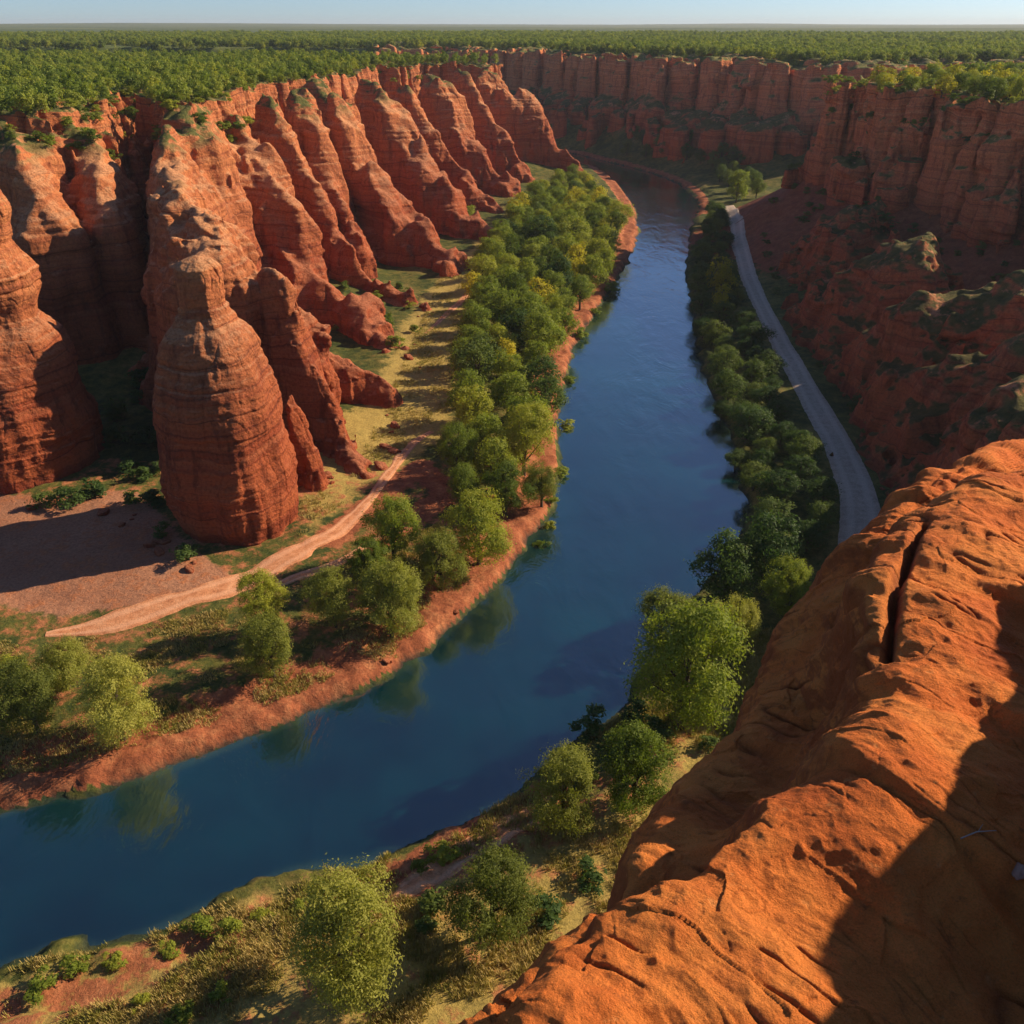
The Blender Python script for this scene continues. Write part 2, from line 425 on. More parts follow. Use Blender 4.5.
class Vox:
    def __init__(s, lo, hi, vs):
        s.lo = np.array(lo, float); s.vs = vs
        s.n = np.ceil((np.array(hi) - lo) / vs).astype(int) + 1
        s.x = (lo[0] + vs * np.arange(s.n[0])).astype(np.float32); s.y = (lo[1] + vs * np.arange(s.n[1])).astype(np.float32); s.z = (lo[2] + vs * np.arange(s.n[2])).astype(np.float32)
        s.A = np.full(tuple(s.n), 6., np.float32)
    def add_fin(s, pts, k=.22, dome=2.5, sm=2.5, **kw):
        P = np.array(pts, float); zr = P[:, 2].max() + 2
        R = P[:, 3].max() + k * (P[:, 2].max() + 3) + (kw.get('k2') or 0) * 50 + 6
        a = [max(0, int(np.searchsorted(g, P[:, i].min() - R))) for i, g in enumerate((s.x, s.y))]
        b = [int(np.searchsorted(g, P[:, i].max() + R)) for i, g in enumerate((s.x, s.y))]
        if b[0] <= a[0] or b[1] <= a[1]: return
        X2, Y2 = np.meshgrid(s.x[a[0]:b[0]], s.y[a[1]:b[1]], indexing='ij')
        f = fin_F(X2, Y2, s.z[None, None, :], pts, k, dome, **kw)
        s.A[a[0]:b[0], a[1]:b[1]] = smin(s.A[a[0]:b[0], a[1]:b[1]], f, sm)
    def add_body(s, poly, zb, batter=.15, tiers=(), pillar=(9., 2.5), flute=(7., 2.), clipz=True):
        X2, Y2 = np.meshgrid(s.x, s.y, indexing='ij')
        wx = X2 + 3 * vnoise(X2 / 13, Y2 / 13, X2 * 0 + 1); wy = Y2 + 3 * vnoise(X2 / 13, Y2 / 13, X2 * 0 + 7)
        sd = sdpoly(wx, wy, poly)
        d1, d2, cid = worley(X2 / pillar[0], Y2 / pillar[0], 3)
        sd = sd + pillar[1] * 2. * np.exp(-(d2 - d1) / .12) + (cid - .5) * pillar[1] * 1.2
        sd = sd + flute[1] * fbm(X2 / flute[0], Y2 / flute[0], X2 * 0 + .2, 3)
        zt = ztop(X2, Y2, zb)
        Z = s.z[None, None, :]
        dz = np.maximum(zt[..., None] - Z, 0)
        off = batter * dz
        for zl, wl, wob, th in tiers:
            zz = zl + wob * vnoise(X2 / 30, Y2 / 30, X2 * 0 + 2)
            off = off + wl * sstep(zz[..., None] + th, zz[..., None] - th, Z) * (1 + .5 * vnoise(X2 / 15, Y2 / 15, X2 * 0 + 3)[..., None])
        f = sd[..., None] - off
        f = np.maximum(f, (Z - zt[..., None]) * 1.0)
        s.A = smin(s.A, f.astype(np.float32), 2.5)
    def noise(s, amp=1.6, scale=9., amp2=.8, scale2=3.5):
        m = np.abs(s.A) < 5
        i = np.nonzero(m)
        X = s.x[i[0]]; Y = s.y[i[1]]; Z = s.z[i[2]]
        low = sstep(0, 1, np.ones_like(X))
        s.A[m] += amp * fbm(X / scale, Y / scale, Z / (scale * 1.2), 2) + amp2 * ridged(X / scale2, Y / scale2, Z / (scale2 * 2.2), 2) - amp2 * .3
    def blocks(s, sc=5.5, amp=1.3, lay=6.5):
        m = np.abs(s.A) < 4
        i = np.nonzero(m); X = s.x[i[0]]; Y = s.y[i[1]]; Z = s.z[i[2]]
        Zl = np.floor((Z + 3 * vnoise(X / 20, Y / 20, Z * 0 + 2)) / lay)
        d1, d2, cid = worley(X / sc + Zl * 7.3, Y / sc + Zl * 3.7, 9)
        d3, d4, cid2 = worley(X / (sc * .45) + Zl * 5.3, Y / (sc * .45) + Zl * 2.7, 15)
        s.A[m] += amp * (cid - .5) * 2 + amp * .45 * (cid2 - .5) * 2 + .6 * amp * np.exp(-(d2 - d1) / .07)
    def mesh(s, name, sub=1):
        g = openvdb.FloatGrid(3.0)
        g.copyFromArray(np.clip(s.A, -3, 3).astype(np.float64))
        P, Q = g.convertToQuads(isovalue=0.0)[:2]
        P = np.asarray(P) * s.vs + s.lo
        Q = np.asarray(Q)[:, ::-1].astype(np.int64)
        for _ in range(sub): P, Q = subdivide(P, Q)
        me = mesh_np(name, P, Q)
        V, N = get_vn(me)
        # orientation check
        a, b_ = V[np.argmax(V[:, 2])], N[np.argmax(V[:, 2])]
        if b_[2] < 0: me.flip_normals(); V, N = get_vn(me)
        return me, V, N

def rock_detail(V, N, s=1.0, strata=1.0, top_limit=True):
    X, Y, Z = V[:, 0].astype(np.float64), V[:, 1].astype(np.float64), V[:, 2].astype(np.float64)
    steep = 1 - sstep(.35, .85, np.abs(N[:, 2]))
    L = Z + 1.6 * fbm(X / 25, Y / 25, Z / 60, 2) + .25 * vnoise(X / 3, Y / 3, Z / 3)
    led = .8 * noise1(L / 5.4, 31) + noise1(L / 2.6) + .6 * noise1(L / 1.05, 11) + .45 * noise1(L / .45, 23)
    led = np.tanh(led * 2.2) * .5
    var = .55 + .45 * fbm(X / 9, Y / 9, Z / 9, 2)
    d = strata * (.62 * led * var) * (.25 + .75 * steep)
    d += .55 * fbm(X / 4.2, Y / 4.2, Z / 7.5, 3) * (.3 + .7 * steep)
    cr = np.abs(vnoise(X / 3.4, Y / 3.4, Z / 14.))
    d -= .45 * np.exp(-cr / .05) * steep * sstep(-.1, .4, vnoise(X / 11, Y / 11, Z / 11 + 5))
    cr = np.abs(vnoise(X / 1.6 + 9, Y / 1.6, Z / 5.))
    d -= .12 * np.exp(-cr / .07) * steep
    d += .15 * ridged(X / 1.5, Y / 1.5, Z / 1.2, 3)
    d = d * s
    if top_limit: d = np.where(N[:, 2] > .8, np.minimum(d, .15), d)
    D = N.copy(); D[:, 2] *= .35
    return V + D * d[:, None].astype(np.float32)

def finish_rock(me, V, N, s=1., strata=1., origin=None, cut=None):
    V2 = rock_detail(V, N, s, strata)
    if origin is not None: V2 = V2 - np.array(origin, np.float32)
    me.vertices.foreach_set('co', V2.astype(np.float32).ravel()); me.update()
    return me

def pz(lst, ws):   # (px,py,z) crest list
    return [(*at(a, b, z), w) for (a, b, z), w in zip(lst, ws)]
def pY(lst, Y0, Y1, w0, w1):
    n = len(lst); out = []
    for i, (a, b) in enumerate(lst):
        t = i / (n - 1); x, y, z = atY(a, b, Y0 + (Y1 - Y0) * t)
        out.append((x, y, z, w0 + (w1 - w0) * t))
    return out

def build_left_cliff():
    v = Vox((-235, 150, -2), (48, 560, 60), .85)
    v.add_body(LP, 52., batter=.20, tiers=((33, 2.0, 4, 1.5),), pillar=(9., 3.0), flute=(8., 2.))
    fins = [
        pY([(176, 110), (174, 140), (170, 175), (172, 215)], 238, 172, 4., 4.),
        pY([(212, 104), (205, 135), (190, 172), (187, 200), (195, 230)], 250, 172, 6., 6.5),
        pY([(236, 112), (252, 128), (272, 185), (300, 238), (338, 285), (374, 318), (402, 342)], 256, 201, 5., 5.4),
        pY([(262, 98), (280, 112), (308, 180), (335, 220), (366, 258), (394, 285), (420, 303)], 285, 234, 3.2, 3.2),
        pY([(292, 92), (306, 108), (322, 165), (345, 205), (358, 228)], 302, 262, 4.5, 3.),
        pY([(322, 86), (340, 100), (362, 158), (395, 200), (425, 235), (452, 262)], 325, 272, 7., 5.),
        pY([(372, 80), (388, 92), (412, 138), (432, 172), (460, 208), (486, 232)], 368, 322, 6.5, 4.6),
        pY([(402, 76), (415, 88), (436, 130), (462, 170), (482, 192), (505, 208)], 402, 372, 3.2, 4.2),
        pY([(432, 71), (444, 82), (458, 118), (480, 150), (500, 172), (512, 184)], 445, 412, 7., 4.4),
        pY([(462, 67), (474, 80), (488, 112), (508, 142), (530, 172)], 482, 452, 4.2, 4.6),
        pY([(486, 68), (508, 84), (533, 104), (552, 122), (560, 150)], 503, 497, 6., 7.),
    ]
    for i, f in enumerate(fins): v.add_fin(f, k=(.10, .16, .07)[i % 3], dome=(2.2, 3.2, 1.6)[i % 3], sm=.9, k2=(.34, .28, .42)[i % 3], zk=(20, 26, 17)[i % 3], knob=3.4)
    # rounded block closing the spur
    v.add_fin([(*atY(566, 150, 492), 5.5), (*atY(574, 156, 488), 6)], k=.05, dome=4., sm=1.2)
    # headland left of the dark ravine
    v.add_fin(pY([(45, 90), (76, 112), (92, 160), (106, 205)], 234, 196, 8, 5.5), k=.11, sm=1.6, knob=1.5)
    v.add_fin(pY([(-20, 118), (8, 125), (24, 145), (40, 200)], 215, 190, 7, 7), k=.12, sm=2, knob=1.5)
    v.noise(1.9, 8., 1.0, 3.6); v.blocks(5.5, .6, 7.)
    me, V, N = v.mesh('cliff')
    finish_rock(me, V, N, 1.15, 1.7)
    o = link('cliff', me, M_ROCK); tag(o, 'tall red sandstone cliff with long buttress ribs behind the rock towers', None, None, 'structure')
    return o

ROADPX = [(868, 600), (862, 545), (859, 500), (842, 450), (815, 400), (790, 360), (765, 312), (745, 270), (735, 240), (729, 205)]
ROADLINE = [at(a, b, 3)[:2] for a, b in ROADPX]
def build_right_cliff():
    v = Vox((52, 78, -2), (250, 395, 60), .85)
    v.add_body(RP, 51.5, batter=.16, tiers=((31, 3.5, 3, 1.5), (44, 1.2, 1.5, 1.)), pillar=(10., 5.0), flute=(9., 1.6))
    ribs = [
        pz([(860, 205, 26), (820, 226, 18), (785, 247, 9)], (3, 3, 2)),
        pz([(915, 238, 28), (850, 268, 19), (815, 290, 9)], (4, 4, 2)),
        pz([(1010, 285, 28), (930, 310, 22), (880, 330, 12), (850, 342, 7)], (5, 5, 4, 1.5)),
        pz([(1060, 330, 28), (985, 352, 22), (920, 370, 15), (885, 392, 7)], (6, 5, 4, 1.5)),
        pz([(1130, 330, 32), (1040, 372, 27), (985, 408, 19), (940, 440, 11), (918, 458, 6)], (8, 7, 5, 3, 1.5)),
        pz([(1200, 360, 36), (1100, 410, 30), (1010, 450, 22), (970, 480, 14), (930, 505, 6)], (9, 8, 6, 3, 1.5)),
    ]
    for r in ribs: v.add_fin(r, k=.85, dome=1.2, sm=1.5, knob=3.2)
    X2, Y2 = np.meshgrid(v.x, v.y, indexing='ij')
    dr = seg_dist(X2, Y2, ROADLINE)[0]
    v.A = np.maximum(v.A, (5.0 + (v.z[None, None, :] - 3) * .42 - dr[..., None]).astype(np.float32))
    v.noise(2.2, 11., 1.4, 4.5); v.blocks(6.0, 1.9, 7.)
    me, V, N = v.mesh('cliff')
    finish_rock(me, V, N, 1.2, .9)
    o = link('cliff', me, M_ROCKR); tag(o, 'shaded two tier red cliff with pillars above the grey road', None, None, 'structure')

def build_far_cliff():
    v = Vox((-110, 455, -2), (330, 830, 60), 1.6)
    v.add_body(FP, 52.5, batter=.14, tiers=((27, 21., 3, 6.5), (45, 1.5, 2, 1.)), pillar=(18., 9.), flute=(12., 3.5))
    base = [(600, 150), (640, 152), (675, 162), (715, 172), (745, 180), (775, 175)]
    v.noise(2.6, 16., 1.6, 7.); v.blocks(11., 2.4, 13.)
    me, V, N = v.mesh('cliff')
    finish_rock(me, V, N, 1.7, .6)
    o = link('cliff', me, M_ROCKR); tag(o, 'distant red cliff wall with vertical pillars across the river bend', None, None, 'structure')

def thing_rock(name, label, fins, vs=.4, blk=.5, noise=(.8, 5., .5, 2.2), detail=.8, strata=1., sm=2., group=None):
    P = np.array([p for f in fins for p in f[0]], float)
    R = P[:, 3].max() + 16
    lo = (P[:, 0].min() - R, P[:, 1].min() - R, -1.); hi = (P[:, 0].max() + R, P[:, 1].max() + R, P[:, 2].max() + 3)
    v = Vox(lo, hi, vs)
    for pts, kw in fins: v.add_fin(pts, **{**dict(sm=sm), **kw})
    v.noise(*noise)
    if blk: v.blocks(2.6, blk, 3.5)
    me, V, N = v.mesh(name)
    base = (float(P[:, 0].mean()), float(P[:, 1].mean()), 2.)
    finish_rock(me, V, N, detail, strata, base)
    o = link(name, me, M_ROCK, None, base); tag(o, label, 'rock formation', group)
    return o
def lathe_rock(name, label, cx, cy, prof, lean=(0, 0), squash=1.0, detail=.7, strata=1.25, nseg=620, nz=760, seed=0):
    """tower: profile [(z, r)] with ledges, lobes and gullies"""
    zs = [p[0] for p in prof]; rs = [p[1] for p in prof]
    Z = np.linspace(zs[0], zs[-1], nz); th = np.linspace(0, 2 * np.pi, nseg, endpoint=False)
    pr = np.interp(Z, zs, rs)
    ker = np.hanning(31); ker /= ker.sum(); pr2 = np.convolve(np.pad(pr, 15, mode='edge'), ker, 'valid')
    pr2[-12:] = pr2[-12:] * np.sqrt(np.linspace(1, 0, 12)); 
    T, ZZ = np.meshgrid(th, Z)
    ct, st = np.cos(T), np.sin(T)
    lob = 1 + .10 * vnoise(ct * 1.6 + seed, st * 1.6, ZZ / 14) + .075 * vnoise(ct * 3.5 + seed, st * 3.5, ZZ / 9 + 5) + .025 * vnoise(ct * 8 + seed, st * 8, ZZ / 4 + 5)
    R = pr2[:, None] * lob
    hfrac = (ZZ - zs[0]) / (zs[-1] - zs[0])
    X = cx + lean[0] * hfrac + R * ct; Y = cy + lean[1] * hfrac + R * st * squash
    V = np.stack([X, Y, ZZ], -1).reshape(-1, 3)
    i = np.arange(nz - 1)[:, None] * nseg; j = np.arange(nseg)[None, :]; j2 = (j + 1) % nseg
    Q = np.stack([i + j, i + j2, i + nseg + j2, i + nseg + j], -1).reshape(-1, 4)
    me = mesh_np(name, V, Q)
    V, N = get_vn(me)
    N[:, 2] = np.where(np.isnan(N[:, 2]), 1, N[:, 2])
    V2 = rock_detail(V, N, detail, strata) - np.array((cx, cy, 2), np.float32)
    me.vertices.foreach_set('co', V2.astype(np.float32).ravel()); me.update()
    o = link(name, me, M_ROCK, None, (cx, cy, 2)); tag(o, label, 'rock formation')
    return o

build_left_cliff()
build_right_cliff()
build_far_cliff()

# banded bell-shaped butte in the middle of the left half
c = at(228, 522, 3)
lathe_rock('rock_tower', 'broad bell-shaped banded red rock tower with a narrow tip beside the dirt track', c[0] + 1.3, c[1] + .6,
           [(-1, 6.6), (2, 8.0), (6, 9.2), (12, 9.7), (18, 9.2), (23, 8.5), (27, 7.5), (30, 6.5), (32.2, 5.4), (34, 3.9), (36, 3.0), (38, 3.3), (40, 3.4), (41.5, 2.6), (42.6, .9)],
           lean=(-.5, 2.5), detail=.9, strata=1.8, seed=3.1)
c = at(30, 470, 3)
lathe_rock('rock_tower', 'bulging bell-shaped rock tower with knobbly neck and head at the picture\'s left edge', c[0] - 1.8, c[1] + 2,
           [(-1, 11.), (3, 12.), (7, 12.6), (13, 12.6), (19, 11.2), (23, 9.6), (26, 8.2), (28.5, 5.9), (30, 5.4), (33, 6.4), (36, 6.8), (38.5, 5.2), (40.5, 3.9), (43, 4.6), (45.5, 4.9), (48, 3.6), (49.5, 2.), (50.3, .5)],
           lean=(2.8, 3.0), detail=.95, strata=1.5, seed=8.4)
thing_rock('rock_crag', 'massive craggy rock block with pale sloping crown behind the bell-shaped tower',
           [(pY([(182, 172), (188, 190), (200, 215), (222, 245)], 172, 152, 5.5, 6.5), dict(k=.10, dome=2.)),
            (pY([(165, 215), (185, 225), (205, 240)], 160, 150, 5., 5.), dict(k=.10, dome=2.)),
            (pY([(235, 215), (262, 250), (285, 285), (300, 310)], 168, 158, 3.5, 3.2), dict(k=.12, dome=2.))], vs=.5, noise=(2.2, 6., 1.1, 3.2), detail=1.3)
thing_rock('rock_fin', 'leaning rock fin with a knobbly head sloping down to the right of the bell-shaped tower',
           [(pY([(268, 285), (285, 320), (308, 365), (332, 405), (350, 435), (362, 458)], 151, 140, 3.0, 3.8), dict(k=.10, dome=1.8)),
            (pY([(264, 272), (274, 276)], 150, 149, 2.5, 2.5), dict(k=.0, dome=1.6))], vs=.38, detail=.7)
thing_rock('rock_fin', 'short dark rock blade leaning against the lower right side of the bell-shaped tower',
           [(pY([(278, 395), (292, 420), (308, 455), (318, 480)], 133, 130, 1.2, 1.4), dict(k=.07, dome=1.2))], vs=.3, detail=.5)
thing_rock('rock_tongue', 'smooth rounded tongue of pale red rock ending in the dry meadow',
           [(pY([(305, 340), (335, 355), (362, 372), (382, 390)], 172, 168, 3.4, 4.6), dict(k=.04, dome=3.2, knob=1.))], vs=.38, detail=.45, strata=.6)
thing_rock('rock_boulder', 'small lit rock knob at the foot of the leaning fin beside the track',
           [([(*at(358, 468, 3.2), 2.2), (*at(372, 478, 2.8), 1.6)], dict(k=.3, dome=1.))], vs=.3, detail=.4)

# ------------------------------------------------------------------ ground sheet
def axis(segs):
    out = []
    for a, b, st in segs:
        out += list(np.arange(a, b, st))
    out.append(segs[-1][1]); return np.array(out)
def geo(a, b, n): return list(a * (b / a) ** (np.arange(n) / (n - 1)))
xs = axis([(-240, -90, 2.), (-90, 70, .6), (70, 260, 1.6)]); ext = geo(1, 8800 - 260, 60)
xs = np.array(sorted([-240 - e for e in ext] + list(xs) + [260 + e for e in ext]))
ys = axis([(-60, 36, 3.), (36, 130, .55), (130, 260, .9), (260, 620, 1.8), (620, 900, 5.)]); exty = geo(5, 7900, 90)
ys = np.array([-8800, -4000, -1500, -600, -250, -120] + list(ys) + [900 + e for e in exty])
GX, GY = np.meshgrid(xs, ys, indexing='ij')
GH, SDR, SDS = ground_height(GX, GY)
me = mesh_np('ground', np.stack([GX, GY, GH], -1).reshape(-1, 3), grid_quads(len(xs), len(ys))[:, ::-1])
vn = get_vn(me)[1]
if vn[:, 2].mean() < 0: me.flip_normals()
def poly_px(pts, z=3.): return [at(a, b, z)[:2] for a, b in pts]
SAND = poly_px([(-30, 495), (60, 500), (135, 492), (190, 545), (235, 580), (150, 605), (60, 615), (-30, 600)])
sand = sstep(4, -4, sdpoly(GX, GY, SAND))
dl = seg_dist(GX, GY, LB)[0]; dr_ = seg_dist(GX, GY, RB)[0]
outw = SDR > 0
dirt = np.where(outw & (dl < dr_), sstep(8.2, 5.2, SDR), 0)
MEAD = poly_px([(395, 470), (330, 520), (305, 545), (300, 440), (370, 400), (400, 330), (430, 290), (480, 240), (500, 250), (460, 340), (455, 420)])
dirt = np.maximum(dirt, .95 * sstep(6, 2.5, SDR) * outw * (dr_ < dl) * (GY > 380))
dry = sstep(6, -4, sdpoly(GX, GY, MEAD)) * .9
NB_ = poly_px([(-80, 1100), (-80, 990), (300, 880), (530, 800), (640, 740), (760, 650), (790, 700), (700, 900), (500, 1100)], 2)
nearb = sstep(3, -3, sdpoly(GX, GY, NB_))
dry = np.maximum(dry, nearb * .8)
dirt = np.maximum(dirt, nearb * (.36 + .22 * sstep(13, 3, SDR)))
dirt = np.maximum(dirt, .9 * sstep(5, 1, seg_dist(GX, GY, poly_px([(360, 905), (440, 855), (500, 822), (545, 795)], 2))[0]))
dirt = np.maximum(dirt, .8 * sstep(5, 1, seg_dist(GX, GY, poly_px([(330, 545), (420, 470), (445, 500), (380, 545)], 2))[0]))
dirt = np.maximum(dirt, .42 * (1 - nearb) * sstep(3, 6, SDR) * outw * (dl < dr_) * (GY < 140))
rocky = np.clip(.85 * sstep(52, 34, SDS[2]) * (GX > 50), 0, 1)
rocky = np.maximum(rocky, .5 * sstep(40, 10, SDS[1]))
rocky = np.maximum(rocky, .35 * sstep(30, 5, SDS[0]))
wooded = ((np.minimum(np.minimum(SDS[0], SDS[1]), SDS[2])) < -8).astype(float)
wet = sstep(.30, .0, GH)
for n_, a_ in (('sand', sand), ('dirt', dirt), ('dry', dry), ('rocky', rocky), ('wooded', wooded), ('wet', wet)): fattr(me, n_, a_)
tag(link('ground', me, M_GROUND), kind='structure')

def gh(x, y):
    x = np.atleast_1d(np.asarray(x, float)); y = np.atleast_1d(np.asarray(y, float))
    i = np.clip(np.searchsorted(xs, x) - 1, 0, len(xs) - 2); j = np.clip(np.searchsorted(ys, y) - 1, 0, len(ys) - 2)
    u = (x - xs[i]) / (xs[i + 1] - xs[i]); v = (y - ys[j]) / (ys[j + 1] - ys[j])
    return GH[i, j] * (1 - u) * (1 - v) + GH[i + 1, j] * u * (1 - v) + GH[i, j + 1] * (1 - u) * v + GH[i + 1, j + 1] * u * v

# river
wx = axis([(-250, -70, 2.5), (-70, 100, 1.0), (100, 140, 3.)]); wy = axis([(-80, 36, 4.), (36, 200, 1.), (200, 700, 2.5)])
WX, WY = np.meshgrid(wx, wy, indexing='ij')
ws = sdpoly(WX, WY, RIVER)
keep = (ws < 5).reshape(-1)
Q = grid_quads(len(wx), len(wy)); Q = Q[keep[Q].any(1)][:, ::-1]
used = np.unique(Q); remap = np.full(WX.size, -1); remap[used] = np.arange(len(used))
me = mesh_np('river', np.stack([WX, WY, WX * 0], -1).reshape(-1, 3)[used], remap[Q])
if get_vn(me)[1][:, 2].mean() < 0: me.flip_normals()
fattr(me, 'shore', (-ws).reshape(-1)[used])
tag(link('river', me, M_WATER), kind='structure')

# tracks
def ribbon(name, line, widths, mat, lift=.06, nacross=9, wob=.25):
    P = np.array(smooth_line(line, 14)); n = len(P)
    T = np.gradient(P, axis=0); T /= np.linalg.norm(T, axis=1)[:, None]; Nn = np.stack([-T[:, 1], T[:, 0]], 1)
    w = np.interp(np.linspace(0, 1, n), np.linspace(0, 1, len(widths)), widths)
    s = np.linspace(-1, 1, nacross)
    ed = 1 + wob * np.stack([noise1(np.arange(n) / 5., 2.), noise1(np.arange(n) / 5., 9.)], 1)
    half = np.where(s[None, :] < 0, ed[:, :1], ed[:, 1:]) * w[:, None] / 2
    X = P[:, :1] + Nn[:, :1] * s[None] * half; Y = P[:, 1:] + Nn[:, 1:] * s[None] * half
    Z = gh(X.ravel(), Y.ravel()).reshape(X.shape) + lift
    Z[:, 0] -= .25; Z[:, -1] -= .25
    me = mesh_np(name, np.stack([X, Y, Z], -1).reshape(-1, 3), grid_quads(n, nacross))
    if get_vn(me)[1][:, 2].mean() < 0: me.flip_normals()
    fattr(me, 'across', np.broadcast_to(s, X.shape))
    return tag(link(name, me, mat), kind='structure')
ribbon('dirt_path', poly_px([(45, 632), (110, 622), (180, 600), (245, 580), (300, 552), (335, 532), (370, 498), (392, 468), (410, 442), (432, 428)]), (1.4, 5.4, 5.2, 5.6, 4.0, 2.8, 2.6, 2.4, 1.4), M_PATH, .07, 9, .45)
ribbon('dirt_path', poly_px([(240, 600), (290, 580), (340, 560), (400, 520)]), (.8, 2.2, 2., .6), M_PATH, .075, 7, .5)
ribbon('dirt_path', poly_px([(566, 782), (528, 812), (480, 842), (430, 872), (385, 900), (340, 925)], 2), (1., 3.4, 3.8, 3.4, 2.6, .8), M_PATH, .10, 9, .5)
ribbon('dirt_path', poly_px([(425, 335), (450, 312), (470, 292), (485, 270)]), (1., 2.4, 2.4, 1.), M_PATH, .07, 7, .5)
ribbon('road', poly_px([(868, 600), (862, 545), (859, 500), (842, 450), (815, 400), (790, 360), (765, 312), (745, 270), (735, 240), (729, 205)]), (7.2, 6.8, 6.4, 5.8, 5.4, 5.2, 5.0, 4.8, 4.6), M_ROAD, .16, 11, .07)

# ------------------------------------------------------------------ foreground ledge
def build_ledge():
    # station rows: crest px, silhouette px + heights (z)
    S = [((500, 1120), 60.2, (400, 1130), 57.0),
         ((540, 1018), 60.2, (484, 1010), 57.0),
         ((634, 921), 60.1, (578, 941), 57.0),
         ((703, 863), 60.0, (618, 890), 56.4),
         ((775, 812), 60.0, (655, 812), 55.6),
         ((822, 772), 59.9, (690, 775), 55.0),
         ((872, 735), 59.8, (735, 731), 54.6),
         ((880, 690), 59.6, (766, 690), 54.6),
         ((870, 650), 59.5, (778, 652), 54.8),
         ((868, 606), 59.5, (815, 596), 55.6),
         ((888, 562), 59.4, (858, 552), 56.6),
         ((930, 515), 59.3, (900, 510), 57.2),
         ((985, 482), 59.2, (955, 478), 57.4),
         ((1060, 462), 59.0, (1040, 452), 57.0),
         ((1200, 440), 58.6, (1200, 430), 56.4)]
    rows = []
    for i, (cp, cz, sp, sz) in enumerate(S):
        c = np.array(at(*cp, cz)); e = np.array(at(*sp, sz))
        mid = c + (e - c) * np.array((.36, .36, .58))
        out = (e - c); out[2] = 0; out /= np.linalg.norm(out) + 1e-6
        f = e + out * 1.2 + np.array((0, 0, -9.)); g = e + out * 3.5 + np.array((0, 0, -30)); h2 = e + out * 9 + np.array((0, 0, -sz - 3 + .0))
        inl = np.array((1.0, -.35, 0)); inl /= np.linalg.norm(inl)
        r = [c + inl * 26 + (0, 0, 3.), c + inl * 15 + (0, 0, 4.2), c + inl * 9 + (0, 0, 3.)]
        fr = 512 * (depth_of(c)) / F     # frame edge X at this depth
        # plateau of the ledge up to the picture edge stays low, then rises
        x1 = max(fr * 1.16, c[0] + 2.5) 
        tb = (x1 - c[0]) / inl[0]
        b1 = c + inl * tb * .45 + (0, 0, .12); b2 = c + inl * tb * .85 + (0, 0, -.02); hc = np.interp(i, [0, 4, 8, 10, 14], [3.7, 4.3, 5.5, 4.7, 1.4]) * (1 + .2 * math.sin(i * 2.4)); b3 = c + inl * (tb + .7) + (0, 0, hc * .45)
        b4 = c + inl * (tb + 2.2) + (0, 0, hc * .95); b5 = c + inl * (tb + 6) + (0, 0, hc * 1.25); b6 = c + inl * (tb + 16) + (0, 0, 2.0); b7 = c + inl * (tb + 34) + (0, 0, -8)
        rows.append([b7, b6, b5, b4, b3, b2, b1, c, mid, e, f, g, h2])
    R = np.array(rows)                                   # stations x cols x 3
    # extend behind the camera
    back = [R[0] + np.array((-.5, -d, 0)) * 1.0 for d in (14, 5)]
    R = np.concatenate([np.array(back), R], 0)
    def cr(A, t):                                        # catmull-rom along axis 0
        i = np.clip(np.floor(t).astype(int), 0, len(A) - 2); f = (t - i)[:, None, None]
        p0 = A[np.clip(i - 1, 0, None)]; p1 = A[i]; p2 = A[i + 1]; p3 = A[np.clip(i + 2, None, len(A) - 1)]
        return .5 * (2 * p1 + (p2 - p0) * f + (2 * p0 - 5 * p1 + 4 * p2 - p3) * f * f + (3 * p1 - p0 - 3 * p2 + p3) * f ** 3)
    tu = np.concatenate([np.linspace(0, 2, 40)[:-1], np.linspace(2, len(R) - 3, 950), np.linspace(len(R) - 3, len(R) - 1, 60)[1:]])
    A = cr(R, tu)
    A = A.transpose(1, 0, 2)
    tv = np.concatenate([np.linspace(0, 3, 60)[:-1], np.linspace(3, 5, 90)[:-1], np.linspace(5, 7, 420)[:-1], np.linspace(7, 9, 420)[:-1], np.linspace(9, 12, 110)])
    A = cr(A, tv).transpose(1, 0, 2)
    n, m = A.shape[:2]
    me = mesh_np('rock_ledge', A.reshape(-1, 3), grid_quads(n, m))
    V, N = get_vn(me)
    if N[np.argmin(np.abs(V[:, 2] - 60)), 2] < 0 or N[:, 2].mean() < 0: me.flip_normals(); V, N = get_vn(me)
    V = V.astype(np.float64); X, Y, Z = V.T
    up = sstep(.3, .8, N[:, 2])
    d = .42 * fbm(X / 3.2, Y / 3.2, Z / 3.2, 3) + .12 * ridged(X / 1.1, Y / 1.1, Z / 1.1, 3)
    # slanting fracture grain (runs down to the right)
    a = .92; u = X * math.cos(a) - Y * math.sin(a); w = X * math.sin(a) + Y * math.cos(a)
    wv = w + .35 * fbm(X / 1.5, Y / 1.5, Z / 1.5, 2)
    g1 = vnoise(u / 2.1, wv / .42, Z / 2 + 3); g2 = vnoise(u / .9 + 7, wv / .17, Z + 1)
    cut = np.exp(-np.abs(g1) / .08) * sstep(-.1, .45, vnoise(X / 1.1, Y / 1.1, Z / 1.1 + 20))
    cut2 = np.exp(-np.abs(g2) / .09) * sstep(.0, .5, vnoise(X / .8, Y / .8, Z + 40))
    ter = np.tanh(3 * vnoise(u / 3.5 + 2, wv / .8, Z / 3 + 8)) * .13
    d += ter - .11 * cut - .02 * cut2
    d += .05 * ridged(u / 3.4, wv / .9, Z / 2 + 5, 3) + .012 * ridged(u / .8, wv / .16, Z + 9, 2)
    cc = np.abs(fbm(X / 1.9 + 5, Y / 1.9, Z / 1.9, 4)); crk = np.exp(-cc / .012) * sstep(.1, .5, vnoise(X / 1.6, Y / 2.6, Z + 60)); d -= .022 * crk
